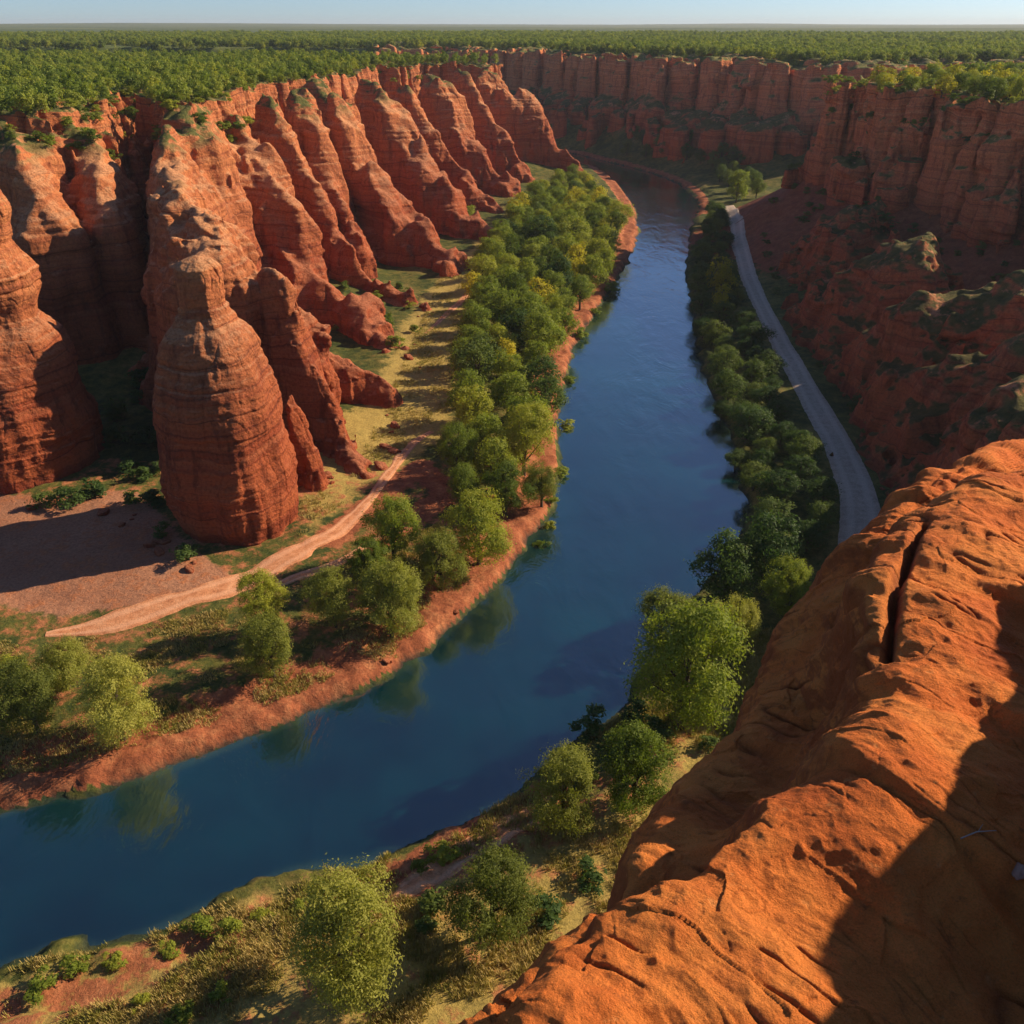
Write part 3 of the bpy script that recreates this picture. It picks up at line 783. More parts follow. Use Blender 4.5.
    wb1, wb2, wcid = worley(u / 1.5 + .25 * vnoise(X * 1.5, Y * 1.5, Z), wv / .75 + .25 * vnoise(X * 1.5, Y * 1.5, Z + 8), 21); d += .06 * (wcid - .5) * up
    # pits
    pit = sstep(.42, .75, vnoise(X / .33, Y / .33, Z / .33 + 11)) * sstep(0, .5, vnoise(X / 2, Y / 2, Z / 2 + 31))
    d -= .02 * pit
    d += .03 * fbm(X / .22, Y / .22, Z / .22, 3)
    # steep face: long gullies
    st = 1 - up
    s_al = X * .55 + Y * .83
    d += st * (.45 * vnoise(s_al / 1.6, Z / 9, X / 4) - .35 * np.exp(-np.abs(vnoise(s_al / 2.4 + 3, Z / 8, Y / 6)) / .07) + .1 * ridged(s_al / .5, Z / 2.5, X / 1.5, 2))
    # the cleft between the two lobes
    cl = [at(a, b, 59.4)[:2] for a, b in [(925, 520), (912, 548), (903, 571), (892, 610), (888, 640), (882, 662)]]
    dc, _ = seg_dist(X, Y, smooth_line(cl, 4))
    cleft = np.exp(-(dc / .10) ** 2) + .30 * np.exp(-(dc / .55) ** 2)
    d -= .40 * cleft * sstep(20, 50, Z)
    V = V + N * d[:, None]
    me.vertices.foreach_set('co', V.astype(np.float32).ravel()); me.update()
    fattr(me, 'groove', np.clip(cut * 1. + cut2 * .7 + pit * .2 + crk * .4 + cleft * .7, 0, 1))
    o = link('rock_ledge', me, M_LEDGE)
    tag(o, 'huge weathered orange sandstone ledge dropping to the valley at the picture\'s lower right', 'rock ledge')
build_ledge()

# ------------------------------------------------------------------ trees
def leaf_cloud(rng, n, lobes, size, flat=.0):
    """n leaf quads on the shells of lobes [(cx,cy,cz,r)]"""
    L = np.array(lobes); pr = L[:, 3] ** 2; pr /= pr.sum()
    k = rng.choice(len(L), n, p=pr)
    d = rng.normal(size=(n, 3)); d /= np.linalg.norm(d, axis=1)[:, None]
    rr = L[k, 3] * (.70 + .42 * rng.random(n) ** .8) * (1 + .22 * np.sin(d[:, 0] * 9 + k) * np.sin(d[:, 1] * 8 + k * 2) * 1.)
    d[:, 2] = np.where(rng.random(n) < .72, np.abs(d[:, 2]), d[:, 2])
    tw = (rng.random((160, 3)) - .5) * .16
    c = L[k, :3] + d * rr[:, None] * np.array((1, 1, .9)) + tw[rng.integers(0, 160, n)]
    keep = np.ones(n, bool)
    for q in range(len(L)):
        dd = np.linalg.norm(c - L[q, :3], axis=1)
        keep &= (k == q) | (dd > L[q, 3] * .80)
    f_ = 8. if n > 2000 else 5.
    keep &= (vnoise(c[:, 0] * f_ + 50 + L[0, 0] * 90, c[:, 1] * f_ + 50, c[:, 2] * f_ * 1.3 + 50) + .5 * vnoise(c[:, 0] * f_ * 2.2 + 70, c[:, 1] * f_ * 2.2 + 50, c[:, 2] * f_ * 2.2 + 50)) > -.16
    c, d, k = c[keep], d[keep], k[keep]; n = len(c)
    nrm = d * 1.0 + rng.normal(size=(n, 3)) * .33 + np.array((0, 0, .25)); nrm /= np.linalg.norm(nrm, axis=1)[:, None]
    t = np.cross(nrm, rng.normal(size=(n, 3))); t /= np.linalg.norm(t, axis=1)[:, None] + 1e-9
    b = np.cross(nrm, t)
    s = size * (.6 + .8 * rng.random(n))[:, None]
    V = np.stack([c - t * s, c + b * s * .42 , c + t * s, c - b * s * .42], 1).reshape(-1, 3)
    V[:, 2] = np.maximum(V[:, 2], .01)
    return V, np.arange(n * 4).reshape(-1, 4)
def crown_lobes(rng, nl, wide=.46, low=.12):
    out = []
    for i in range(nl):
        a = rng.random() * 6.283; h = rng.random()
        prof = math.sin(math.pi * (.12 + .80 * h)) ** .7
        r = wide * prof * (.42 + .62 * rng.random()) * (.85 + .28 * math.sin(a + nl + wide * 50 + 3 * rng.random()))
        s = (.07 + .09 * rng.random())
        out.append((r * math.cos(a) * .82, r * math.sin(a) * .82, low + s * .7 + h * (.93 - low - s * 1.3), s))
    out.append((0, 0, .40, .18)); out.append((.03, 0, .62, .13))
    return out
def tube(V, Q, p0, p1, r0, r1, ns=7):
    p0 = np.array(p0, float); p1 = np.array(p1, float); d = p1 - p0; d /= np.linalg.norm(d)
    a = np.cross(d, (0.3, .9, .2)); a /= np.linalg.norm(a); b = np.cross(d, a); i0 = len(V)
    for p, r in ((p0, r0), (p1, r1)):
        for k in range(ns):
            t = k / ns * 6.2832; V.append(p + r * (math.cos(t) * a + math.sin(t) * b))
    for k in range(ns): Q.append((i0 + k, i0 + (k + 1) % ns, i0 + ns + (k + 1) % ns, i0 + ns + k))
def trunk_mesh(rng, lobes):
    V, Q = [], []
    tube(V, Q, (0, 0, -.06), (.005, 0, .22), .035, .026); tube(V, Q, (.005, 0, .22), (.0, .01, .6), .026, .012); tube(V, Q, (0, .01, .6), (.01, 0, .85), .012, .004)
    for l in lobes[:12]:
        z0 = .12 + .35 * rng.random(); tube(V, Q, (0, 0, z0), (l[0] * .9, l[1] * .9, l[2]), .014, .003, 5)
    return mesh_np('trunk', np.array(V), np.array(Q))
VAR = {}
def make_variants(key, count, nleaf, size, mats, nl=26, **kw):
    out = []
    for i in range(count):
        rng = np.random.default_rng(hash((key, i)) % 1000 if False else (sum(map(ord, key)) * 31 + i))
        lobes = crown_lobes(rng, nl, **kw)
        V, Q = leaf_cloud(rng, nleaf, lobes, size)
        for mt in mats:
            me = mesh_np('crown', V, Q, False); me.materials.append(mt)
            tm = trunk_mesh(rng, lobes); tm.materials.append(M_BARK)
            out.append((me, tm))
    VAR[key] = out
make_variants('near', 6, 76000, .0115, (M_LEAFO,), 34)
make_variants('nearg', 5, 64000, .0125, (M_LEAF,), 32)
make_variants('mid', 7, 15000, .021, (M_LEAF,), 24)
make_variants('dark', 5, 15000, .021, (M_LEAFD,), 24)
make_variants('yellow', 3, 4200, .033, (M_LEAFY,), 22)
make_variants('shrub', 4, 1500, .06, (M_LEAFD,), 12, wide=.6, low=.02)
make_variants('shrubo', 3, 1500, .06, (M_LEAF,), 12, wide=.6, low=.02)

N_TREES = 0
def tree(x, y, H, key, label, group=None, name='tree', z=None, wscale=1., cat='tree'):
    global N_TREES
    N_TREES += 1
    cm, tm = random.choice(VAR[key])
    z = float(gh(x, y)[0]) if z is None else z
    e = bpy.data.objects.new(name, None); C.objects.link(e)
    e.location = (x, y, z); e.rotation_euler = (0, 0, random.uniform(0, 6.28)); e.scale = (H * wscale, H * wscale, H)
    c = bpy.data.objects.new('crown', cm); C.objects.link(c); c.parent = e
    t = bpy.data.objects.new('trunk', tm); C.objects.link(t); t.parent = e
    tag(e, label, cat, group)
    return e
PLACED = []
def tree_px(px, py, wpx, key, label, group=None, hr=1.12):
    """crown centre pixel and crown width in pixels"""
    z = 3.
    for _ in range(4):
        p = at(px, py, z); W = wpx / F * depth_of(p); H = W * hr / .92
        g = float(gh(p[0], p[1])[0]); z = g + H * .5
    PLACED.append((p[0], p[1], W / 2))
    return tree(p[0], p[1], H, key, label, group, wscale=1.0 / hr)

NT = [
 (345, 938, 132, 'near', 'largest grey-green bushy tree standing on the near grassy river bank'),
 (492, 893, 98, 'near', 'rounded olive bushy tree on the near bank right of the largest bank tree'),
 (563, 790, 82, 'near', 'upright green tree beside the water above the near bank dirt patch'),
 (637, 768, 84, 'nearg', 'dark green spreading tree between the upright waterside tree and the orange ledge'),
 (688, 668, 128, 'nearg', 'biggest bright green tree crowding the right bank where the river widens'),
 (662, 622, 62, 'near', 'small pale tree top rising behind the biggest right bank tree'),
 (738, 622, 54, 'near', 'grey-green tree tucked between the biggest right bank tree and the orange ledge'),
 (788, 592, 56, 'nearg', 'bright yellow-green tree catching sun just below the end of the grey road'),
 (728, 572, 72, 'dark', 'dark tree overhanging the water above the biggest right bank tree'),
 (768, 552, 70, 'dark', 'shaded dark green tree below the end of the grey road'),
 (28, 700, 72, 'near', 'pale olive tree at the picture\'s left edge on the far bank'),
 (62, 664, 52, 'near', 'small olive tree behind the pale left edge tree'),
 (12, 676, 40, 'mid', 'small dark olive tree cut off by the picture\'s left edge'),
 (113, 702, 82, 'near', 'broad pale olive tree beside the two left edge trees'),
 (268, 640, 62, 'near', 'olive tree alone in the shaded meadow above the red bank'),
 (264, 602, 54, 'nearg', 'low bright green tree beside the lower bend of the dirt track'),
 (333, 600, 54, 'near', 'round pale green tree left of the riverside clump above the red bank'),
 (389, 600, 72, 'near', 'broad olive tree nearest the red bank in the clump beside the dirt track'),
 (368, 566, 46, 'nearg', 'small green tree behind the broad olive tree of the trackside clump'),
 (392, 530, 62, 'nearg', 'bright green tree nearest the dirt track at the top of the trackside clump'),
 (440, 560, 58, 'near', 'grey-green tree between the trackside clump and the tall bank tree'),
 (478, 527, 70, 'nearg', 'tall bright green tree at the near end of the riverside wood'),
 (459, 450, 46, 'nearg', 'round green tree on the meadow side of the riverside wood'),
 (464, 486, 40, 'nearg', 'small bright tree below the round meadow side tree'),
 (506, 490, 48, 'nearg', 'green tree with loose crown behind the tall end tree of the riverside wood'),
 (542, 484, 42, 'near', 'olive tree overhanging the water at the river\'s inner bend'),
 (524, 440, 62, 'nearg', 'broad bright tree among the riverside wood above the inner bend'),
]
for px, py, w, key, lab in NT: tree_px(px, py, w, key, lab)

def scatter_poly(poly, spacing, n_try, seed, jitter=1., zfun=None):
    rng = np.random.default_rng(seed); P = np.array(poly); out = []
    lo = P.min(0); hi = P.max(0)
    c = lo + (hi - lo) * rng.random((n_try, 2))
    ins = inside(c[:, 0], c[:, 1], poly)
    for x, y in c[ins]:
        sp = spacing(x, y) if callable(spacing) else spacing
        if all((x - a) ** 2 + (y - b) ** 2 > (sp * .5 + r * .85) ** 2 for a, b, r in PLACED[-900:]):
            PLACED.append((x, y, sp * .5)); out.append((x, y, sp))
    return out
LWOOD = [at(a, b, 6)[:2] for a, b in [(455, 500), (452, 430), (457, 395), (461, 340), (470, 292), (494, 245), (515, 214), (540, 190), (562, 176), (580, 176), (598, 192), (613, 210), (620, 230), (614, 252), (590, 285), (575, 318), (556, 345), (548, 385), (549, 440), (545, 480), (510, 510)]]
GL = 'trees of the riverside wood under the left cliff'
lw = scatter_poly(LWOOD, lambda x, y: 6.6 + 2.6 * ((x * 7.3 + y * 3.1) % 1.), 9000, 11)
for x, y, sp in lw:
    edge = random.random()
    key = 'mid' if edge < .76 else ('yellow' if edge < .90 else 'dark')
    if y > 380: sp *= .78
    tree(x, y, sp * random.uniform(1.12, 1.45), key, 'bushy green tree packed in the riverside wood below the left cliff', GL, wscale=random.uniform(.95, 1.15))
RWOOD = [at(a, b, 5)[:2] for a, b in [(700, 240), (714, 210), (722, 222), (728, 265), (743, 305), (765, 352), (788, 400), (810, 450), (826, 500), (826, 545), (770, 560), (752, 530), (748, 500), (740, 450), (722, 400), (708, 350), (698, 300)]]
GR = 'shaded trees between the river and the grey road'
rw = scatter_poly(RWOOD, lambda x, y: 4.8 + 2.8 * ((x * 5.3 + y * 9.1) % 1.), 9000, 12)
for x, y, sp in rw:
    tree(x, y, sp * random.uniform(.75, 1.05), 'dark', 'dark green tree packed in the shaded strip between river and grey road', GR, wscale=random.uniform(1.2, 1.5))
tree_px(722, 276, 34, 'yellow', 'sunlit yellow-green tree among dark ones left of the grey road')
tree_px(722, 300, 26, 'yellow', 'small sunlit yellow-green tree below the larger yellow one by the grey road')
tree_px(738, 186, 26, 'mid', 'green tree at the far end of the grey road')
print('valley trees', N_TREES, len(lw), len(rw))

# far bank belt and plateau rim trees (individuals up to about 300)
FB = [(60, 545), (88, 520), (100, 480), (98, 420), (108, 400), (112, 440), (112, 480), (98, 535), (70, 562)]
fb = scatter_poly(FB, 9., 1500, 13)
for x, y, sp in fb:
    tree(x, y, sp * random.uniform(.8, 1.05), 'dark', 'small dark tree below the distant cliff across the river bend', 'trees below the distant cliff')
RTOP = [(112, 304), (116, 282), (125, 264), (134, 250), (142, 232), (160, 205), (190, 230), (200, 290), (180, 330), (140, 345), (122, 330)]
rt = scatter_poly(RTOP, lambda x, y: 7.2, 2500, 14)
for x, y, sp in rt:
    z = float(ztop(np.array([x]), np.array([y]), 51.5)[0])
    tree(x, y, sp * random.uniform(.7, 1.05), 'yellow' if random.random() < .6 else 'mid', 'sunlit yellow-green tree on top of the right cliff', 'trees on top of the right cliff', z=z - .2, wscale=1.25)
print('after right top', N_TREES)

# plateau rim trees left, nearest ones as individuals
rng = np.random.default_rng(21)
def scatter_region(n, xr, yr, seed):
    r = np.random.default_rng(seed); return np.stack([r.uniform(*xr, n), r.uniform(*yr, n)], 1)
def thin(P, sp):
    keep = []; cell = {}
    for i, (x, y) in enumerate(P):
        s = sp(x, y); k = (int(x // 9), int(y // 9)); ok = True
        for a in (-1, 0, 1):
            for b in (-1, 0, 1):
                for j in cell.get((k[0] + a, k[1] + b), ()):
                    if (P[j][0] - x) ** 2 + (P[j][1] - y) ** 2 < s * s: ok = False; break
                if not ok: break
            if not ok: break
        if ok: cell.setdefault(k, []).append(i); keep.append(i)
    return P[keep]
PT = []
P = scatter_region(26000, (-420, 20), (195, 760), 5)
sd = sdpoly(P[:, 0], P[:, 1], LP)
fr = np.abs(P[:, 0]) < P[:, 1] * .75 + 15
P = P[(sd < -1.5) & fr]
P = thin(P, lambda x, y: 4.3)
d = np.hypot(P[:, 0], P[:, 1]); sdp = sdpoly(P[:, 0], P[:, 1], LP)
order = np.argsort(d - 40 * (sdp > -12))
P = P[order]
n_ind = max(0, 312 - N_TREES)
zt_ = ztop(P[:, 0], P[:, 1], 52.)
for (x, y), z in list(zip(P, zt_))[:n_ind]:
    tree(x, y, random.uniform(3.4, 5.4), 'mid' if random.random() < .75 else 'dark', 'bushy green tree in the woodland along the left cliff rim', 'trees along the left cliff rim', z=z - .2, wscale=1.3)
rest = [(x, y, z) for (x, y), z in list(zip(P, zt_))[n_ind:]]
print('individual trees', N_TREES, 'rest', len(rest))

# the rest of the plateau woods: one forest (stuff)
def far_points():
    out = list(rest)
    r = np.random.default_rng(9)
    n = 110000
    # density falls with distance
    rad = 200 * (1500 / 200) ** r.random(n); az = r.uniform(-.66, .66, n)
    x = rad * np.sin(az); y = rad * np.cos(az)
    sdl, sdf, sdr_ = sdpoly(x, y, LP), sdpoly(x, y, FP), sdpoly(x, y, RP)
    in_old = (x > -420) & (x < 20) & (y > 195) & (y < 760) & (sdl < 0)
    rt_in = inside(x, y, RTOP)
    okl = (sdl < -3) & ~in_old; okf = sdf < -3; okr = (sdr_ < -4) & ~rt_in & (y > 120)
    keep = (okl | okf | okr) & (r.random(n) < np.clip(.28 + rad / 1500, 0, 1))
    open_ = vnoise(x / 90, y / 60, x * 0 + 4.4) + .6 * vnoise(x / 25, y / 25, x * 0 + 1.4)
    keep &= (open_ < np.where(okf, .4, .8))
    h = gh(x[keep], y[keep])
    return out + list(zip(x[keep], y[keep], h))
FPTS = np.array(far_points())
print('forest points', len(FPTS))
srcs = bpy.data.collections.new('canopy_source')
for i in range(4):
    r_ = np.random.default_rng(40 + i); lob = crown_lobes(r_, 16, wide=.55, low=.02)
    V, Q = leaf_cloud(r_, 1300, lob, .058)
    m_ = mesh_np('canopy', V, Q, False); m_.materials.append(M_LEAFF if i < 3 else M_LEAF)
    srcs.objects.link(bpy.data.objects.new('canopy', m_))
pm = bpy.data.meshes.new('forest'); pm.vertices.add(len(FPTS)); pm.vertices.foreach_set('co', FPTS.astype(np.float32).ravel()); pm.update()
dist = np.hypot(FPTS[:, 0], FPTS[:, 1])
fattr(pm, 'size', (3.8 + 2.2 * RNG.random(len(FPTS))) * (1 + np.clip((dist - 500) / 1500, 0, .8)))
fattr(pm, 'rot', RNG.random(len(FPTS)) * 6.28)
fo = link('forest', pm); tag(fo, 'wide green woodland covering the plateau tops to the horizon', None, None, 'stuff')
ng = bpy.data.node_groups.new('forest_scatter', 'GeometryNodeTree')
ng.interface.new_socket('Geometry', in_out='INPUT', socket_type='NodeSocketGeometry'); ng.interface.new_socket('Geometry', in_out='OUTPUT', socket_type='NodeSocketGeometry')
gi = ng.nodes.new('NodeGroupInput'); go = ng.nodes.new('NodeGroupOutput')
ip = ng.nodes.new('GeometryNodeInstanceOnPoints'); ci = ng.nodes.new('GeometryNodeCollectionInfo')
ci.inputs['Collection'].default_value = srcs; ci.inputs['Separate Children'].default_value = True; ci.inputs['Reset Children'].default_value = True
ip.inputs['Pick Instance'].default_value = True
na = ng.nodes.new('GeometryNodeInputNamedAttribute'); na.data_type = 'FLOAT'; na.inputs['Name'].default_value = 'size'
nr = ng.nodes.new('GeometryNodeInputNamedAttribute'); nr.data_type = 'FLOAT'; nr.inputs['Name'].default_value = 'rot'
cz = ng.nodes.new('ShaderNodeCombineXYZ'); ng.links.new(nr.outputs[0], cz.inputs[2])
ng.links.new(gi.outputs[0], ip.inputs['Points']); ng.links.new(ci.outputs[0], ip.inputs['Instance'])
ng.links.new(na.outputs[0], ip.inputs['Scale']); ng.links.new(cz.outputs[0], ip.inputs['Rotation'])
ng.links.new(ip.outputs[0], go.inputs[0])
fo.modifiers.new('scatter', 'NODES').node_group = ng

# ------------------------------------------------------------------ shrubs
def on_road(x, y, m=4.4):
    return float(seg_dist(np.array([x]), np.array([y]), ROADLINE)[0][0]) < m
def shrub(x, y, H, key, label, group):
    if on_road(x, y, 3.6 + H * .7): return
    me = random.choice(VAR[key])[0]
    o = bpy.data.objects.new('shrub', me); C.objects.link(o)
    o.location = (x, y, float(gh(x, y)[0]) - .1); o.rotation_euler = (0, 0, random.uniform(0, 6.28)); f_ = random.uniform(.75, 1.15); o.scale = (H * 1.5 * f_, H * 1.5, H * .8)
    tag(o, label, 'shrub', group)
def shrub_px(pts, wpx, key, label, group, z=3.):
    for i, (a, b) in enumerate(pts):
        p = at(a, b, z); g = float(gh(p[0], p[1])[0]); p = at(a, b, g + .8)
        w = (wpx if not isinstance(wpx, (list, tuple)) else wpx[i % len(wpx)]) / F * depth_of(p)
        shrub(p[0], p[1], w * .75, key, label, group)
shrub_px([(110, 440), (125, 470), (95, 490), (140, 400), (150, 440), (135, 350), (150, 500), (165, 530), (118, 415), (140, 475), (145, 375), (128, 500), (70, 498), (40, 500), (185, 555), (160, 470)], (34, 26, 30, 24), 'shrub', 'dark shrub in the shaded ravine between the two bell-shaped towers', 'shrubs in the shaded ravine')
shrub_px([(375, 300), (388, 322), (360, 260), (400, 290), (350, 318), (430, 250), (448, 230), (405, 258), (335, 330), (320, 335), (470, 215), (415, 330), (345, 290), (395, 345), (410, 305)], (15, 20, 12), 'shrubo', 'small shrub on the grassy slope between the left cliff ribs', 'shrubs between the cliff ribs', 8.)
shrub_px([(435, 905), (425, 925), (590, 875), (545, 905), (610, 740), (660, 735), (590, 725), (710, 745), (640, 710)], (40, 26, 34), 'shrub', 'low dark shrub beneath the trees of the near bank', 'shrubs under the near bank trees', 2.)
shrub_px([(200, 925), (230, 930), (170, 945), (75, 965), (115, 955), (420, 862), (445, 850), (260, 915), (300, 905), (40, 985), (220, 990), (140, 1000), (180, 1010), (590, 775)], (30, 24, 20), 'shrubo', 'low sunlit green shrub near the water on the near bank', 'low shrubs along the near waterline', 1.)
shrub_px([(560, 470), (552, 498), (566, 425), (570, 380), (580, 335), (595, 312), (612, 290), (550, 525), (540, 545)], (18, 14), 'shrubo', 'yellow-green shrub at the water edge of the riverside wood', 'shrubs at the water edge', 1.)
shrub_px([(870, 380), (885, 400), (905, 385), (850, 380), (820, 370), (800, 345), (920, 350), (960, 330), (985, 340), (940, 345), (870, 430), (860, 410), (895, 430), (875, 470), (885, 495), (1000, 325), (880, 345), (845, 300), (905, 300), (830, 310), (790, 310), (780, 285), (775, 330)], (26, 20, 30), 'shrub', 'dark green shrub on the shaded rocky slope right of the grey road', 'shrubs on the slope right of the road', 9.)
rw2 = [at(a, b, 4)[:2] for a, b in [(742, 225), (765, 260), (790, 320), (815, 350), (840, 400), (870, 450), (890, 500), (885, 540), (872, 500), (850, 445), (800, 360), (775, 312), (752, 268)]]
for x, y, sp in scatter_poly(rw2, 3.2, 3000, 17)[:60]:
    shrub(x, y, random.uniform(1.6, 3.), 'shrub', 'dark roadside shrub on the uphill side of the grey road', 'shrubs along the grey road')

# ------------------------------------------------------------------ scrub spilling over the rims
from mathutils import Vector
bpy.context.view_layer.update()
DG0 = bpy.context.evaluated_depsgraph_get()
def rim_scrub(poly, n, seed, lo, hi, key, label, group, xr, yr, zmin, h0, h1):
    r = np.random.default_rng(seed); P = np.stack([r.uniform(*xr, 30000), r.uniform(*yr, 30000)], 1)
    sd = sdpoly(P[:, 0], P[:, 1], poly); P = P[(sd > lo) & (sd < hi)]; got = 0; used = []
    for x, y in P:
        if got >= n: break
        if any((x - a) ** 2 + (y - b) ** 2 < 4. for a, b in used): continue
        ok, loc, nrm, _, ob, _ = scene.ray_cast(DG0, Vector((x, y, 75)), Vector((0, 0, -1)))
        if not ok or loc.z < zmin or nrm.z < .35 or ob.name.split('.')[0] not in ('cliff', 'ground', 'rock_crag'): continue
        me = random.choice(VAR[key])[0]; o = bpy.data.objects.new('shrub', me); C.objects.link(o); H = r.uniform(h0, h1)
        o.location = (x, y, loc.z - .15); o.rotation_euler = (0, 0, r.uniform(0, 6.28)); o.scale = (H * 1.5, H * 1.5, H * .85)
        tag(o, label, 'shrub', group); used.append((x, y)); got += 1
rim_scrub(LP, 150, 61, -5, 6.5, 'shrubo', 'green scrub spilling over the top edge of the left cliff', 'scrub on the left cliff edge', (-170, -20), (190, 505), 41, 1.6, 3.6)
rim_scrub(RP, 60, 62, -6, 4, 'shrubo', 'green scrub on the top edge of the right cliff', 'scrub on the right cliff edge', (100, 150), (225, 330), 44, 1.5, 3.2)
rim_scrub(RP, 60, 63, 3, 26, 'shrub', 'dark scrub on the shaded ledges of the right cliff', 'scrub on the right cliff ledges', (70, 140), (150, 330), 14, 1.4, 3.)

# ------------------------------------------------------------------ fallen boulders
BM = []
for q in range(5):
    th = np.linspace(0, 2 * np.pi, 40, endpoint=False); ph = np.linspace(-.5 * np.pi, .5 * np.pi, 24)
    T, PH = np.meshgrid(th, ph); X = np.cos(T) * np.cos(PH); Y = np.sin(T) * np.cos(PH); Z = np.sin(PH)
    X = np.sign(X) * np.abs(X) ** .75; Y = np.sign(Y) * np.abs(Y) ** .75; Z = np.sign(Z) * np.abs(Z) ** .8
    R = 1 + .30 * vnoise(X * 1.1 + q * 5, Y * 1.1, Z * 1.1) + .12 * ridged(X * 2.4 + q, Y * 2.4, Z * 2.4, 3)
    V = np.stack([X * R, Y * R * .8, Z * R * .62], -1).reshape(-1, 3)
    i = np.arange(23)[:, None] * 40; j = np.arange(40)[None]; Q = np.stack([i + j, i + (j + 1) % 40, i + 40 + (j + 1) % 40, i + 40 + j], -1).reshape(-1, 4)
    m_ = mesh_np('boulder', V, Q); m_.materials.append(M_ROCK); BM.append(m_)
def boulder(x, y, r, label, group):
    o = bpy.data.objects.new('boulder', random.choice(BM)); C.objects.link(o)
    o.location = (x, y, float(gh(x, y)[0]) + r * .15); o.rotation_euler = (random.uniform(-.3, .3), random.uniform(-.3, .3), random.uniform(0, 6.28)); o.scale = (r, r * random.uniform(.7, 1), r * random.uniform(.6, .9))
    tag(o, label, 'boulder', group)
BR = random.Random(5)
def boulders_px(pts, n, spread, r0, r1, label, group, z=4.):
    for q in range(n):
        a, b = BR.choice(pts); a += BR.gauss(0, spread); b += BR.gauss(0, spread * .6)
        p = at(a, b, z)
        if float(gh(p[0], p[1])[0]) < .5 or on_road(p[0], p[1]): continue
        boulder(p[0], p[1], r0 + (r1 - r0) * BR.random() ** 2.5, label, group)
boulders_px([(325, 480), (380, 470), (395, 415), (412, 352), (425, 312), (455, 270), (488, 238), (385, 440)], 30, 7, .35, 1.5, 'fallen red boulder in the dry grass at the cliff foot', 'fallen boulders at the left cliff foot')
boulders_px([(120, 500), (60, 500), (160, 545), (190, 560), (130, 520)], 14, 8, .3, 1.1, 'small red boulder on the shaded sandy flat by the bell-shaped towers', 'boulders on the sandy flat')
boulders_px([(860, 360), (885, 420), (900, 470), (840, 310), (805, 275), (870, 395)], 30, 10, .4, 1.7, 'red boulder on the shaded slope above the grey road', 'boulders above the grey road', 7.)
boulders_px([(120, 780), (200, 755), (300, 715), (400, 665), (470, 610), (520, 555), (545, 522)], 26, 7, .18, .55, 'small stone lying on the red dirt bank of the river', 'stones along the red dirt bank', .8)

# ------------------------------------------------------------------ grass (stuff)
def grass_patch(name, label, poly, n, seed, hmin, hmax, mat, mask=None):
    r = np.random.default_rng(seed); P = np.array(poly); lo, hi = P.min(0), P.max(0)
    c = lo + (hi - lo) * r.random((n, 2)); c = c[inside(c[:, 0], c[:, 1], poly)]
    z, sdr_, sds_ = ground_height(c[:, 0], c[:, 1])
    den = fbm(c[:, 0] / 4.5, c[:, 1] / 4.5, c[:, 0] * 0 + 6, 3)
    k = (z > .12) & (den > -.02 + .3 * r.random(len(c)) - .1)
    c, z = c[k], z[k]; nb = 7
    ci = np.repeat(np.arange(len(c)), nb); m = len(ci)
    base = np.stack([c[ci, 0] + r.normal(0, .13, m), c[ci, 1] + r.normal(0, .13, m), z[ci] - .04], 1)
    hgt = r.uniform(hmin, hmax, m); a = r.random(m) * 6.28; lean = np.stack([np.cos(a), np.sin(a)], 1) * (hgt * .45)[:, None]
    wv = np.stack([-np.sin(a), np.cos(a)], 1) * .035
    V = np.zeros((m, 4, 3)); V[:, 0] = base; V[:, 1] = base; V[:, 0, :2] -= wv; V[:, 1, :2] += wv
    V[:, 2] = base; V[:, 2, :2] += lean + wv * .4; V[:, 2, 2] += hgt; V[:, 3] = base; V[:, 3, :2] += lean - wv * .4; V[:, 3, 2] += hgt
    me = mesh_np(name, V.reshape(-1, 3), np.arange(m * 4).reshape(-1, 4), False)
    tag(link(name, me, mat), label, None, None, 'stuff')
M_GRASS = leaf_material('bank_grass', (.09, .11, .025), (.17, .17, .04), (.30, .25, .08), .3)
# object random is constant here: vary by position
k = NB(M_GRASS.node_tree)
bs = M_GRASS.node_tree.nodes['Principled BSDF']
gcol = k.ramp(k.math('ADD', k.math('MULTIPLY', k.noise(k.pos(), .25, 4, .6), .6), k.math('MULTIPLY', k.noise(k.pos(), 3., 2, .6), .4)), [(.34, (.13, .17, .03)), (.44, (.38, .33, .08)), (.55, (.62, .46, .18))])
for l_ in list(M_GRASS.node_tree.links):
    if l_.to_socket == bs.inputs['Base Color']: M_GRASS.node_tree.links.remove(l_)
M_GRASS.node_tree.links.new(gcol, bs.inputs['Base Color'])
grass_patch('grass', 'dry green and straw grass covering the near river bank', [at(a, b, 1)[:2] for a, b in [(-60, 1080), (-60, 985), (150, 935), (300, 875), (420, 845), (530, 785), (620, 720), (700, 640), (800, 640), (760, 760), (640, 920), (520, 1080)]], 90000, 3, .22, .6, M_GRASS)
grass_patch('grass', 'dry meadow grass between the rock fins and the riverside wood', [at(a, b, 3)[:2] for a, b in [(300, 540), (370, 480), (420, 430), (450, 420), (460, 330), (490, 250), (440, 280), (400, 370), (350, 480), (300, 500)]], 26000, 4, .2, .5, M_GRASS)
grass_patch('grass', 'shaded meadow grass between the dirt track and the red river bank', [at(a, b, 3)[:2] for a, b in [(-40, 720), (-40, 640), (60, 640), (250, 605), (330, 570), (440, 520), (470, 570), (400, 640), (250, 700), (80, 750), (-40, 775)]], 60000, 5, .15, .42, M_GRASS)

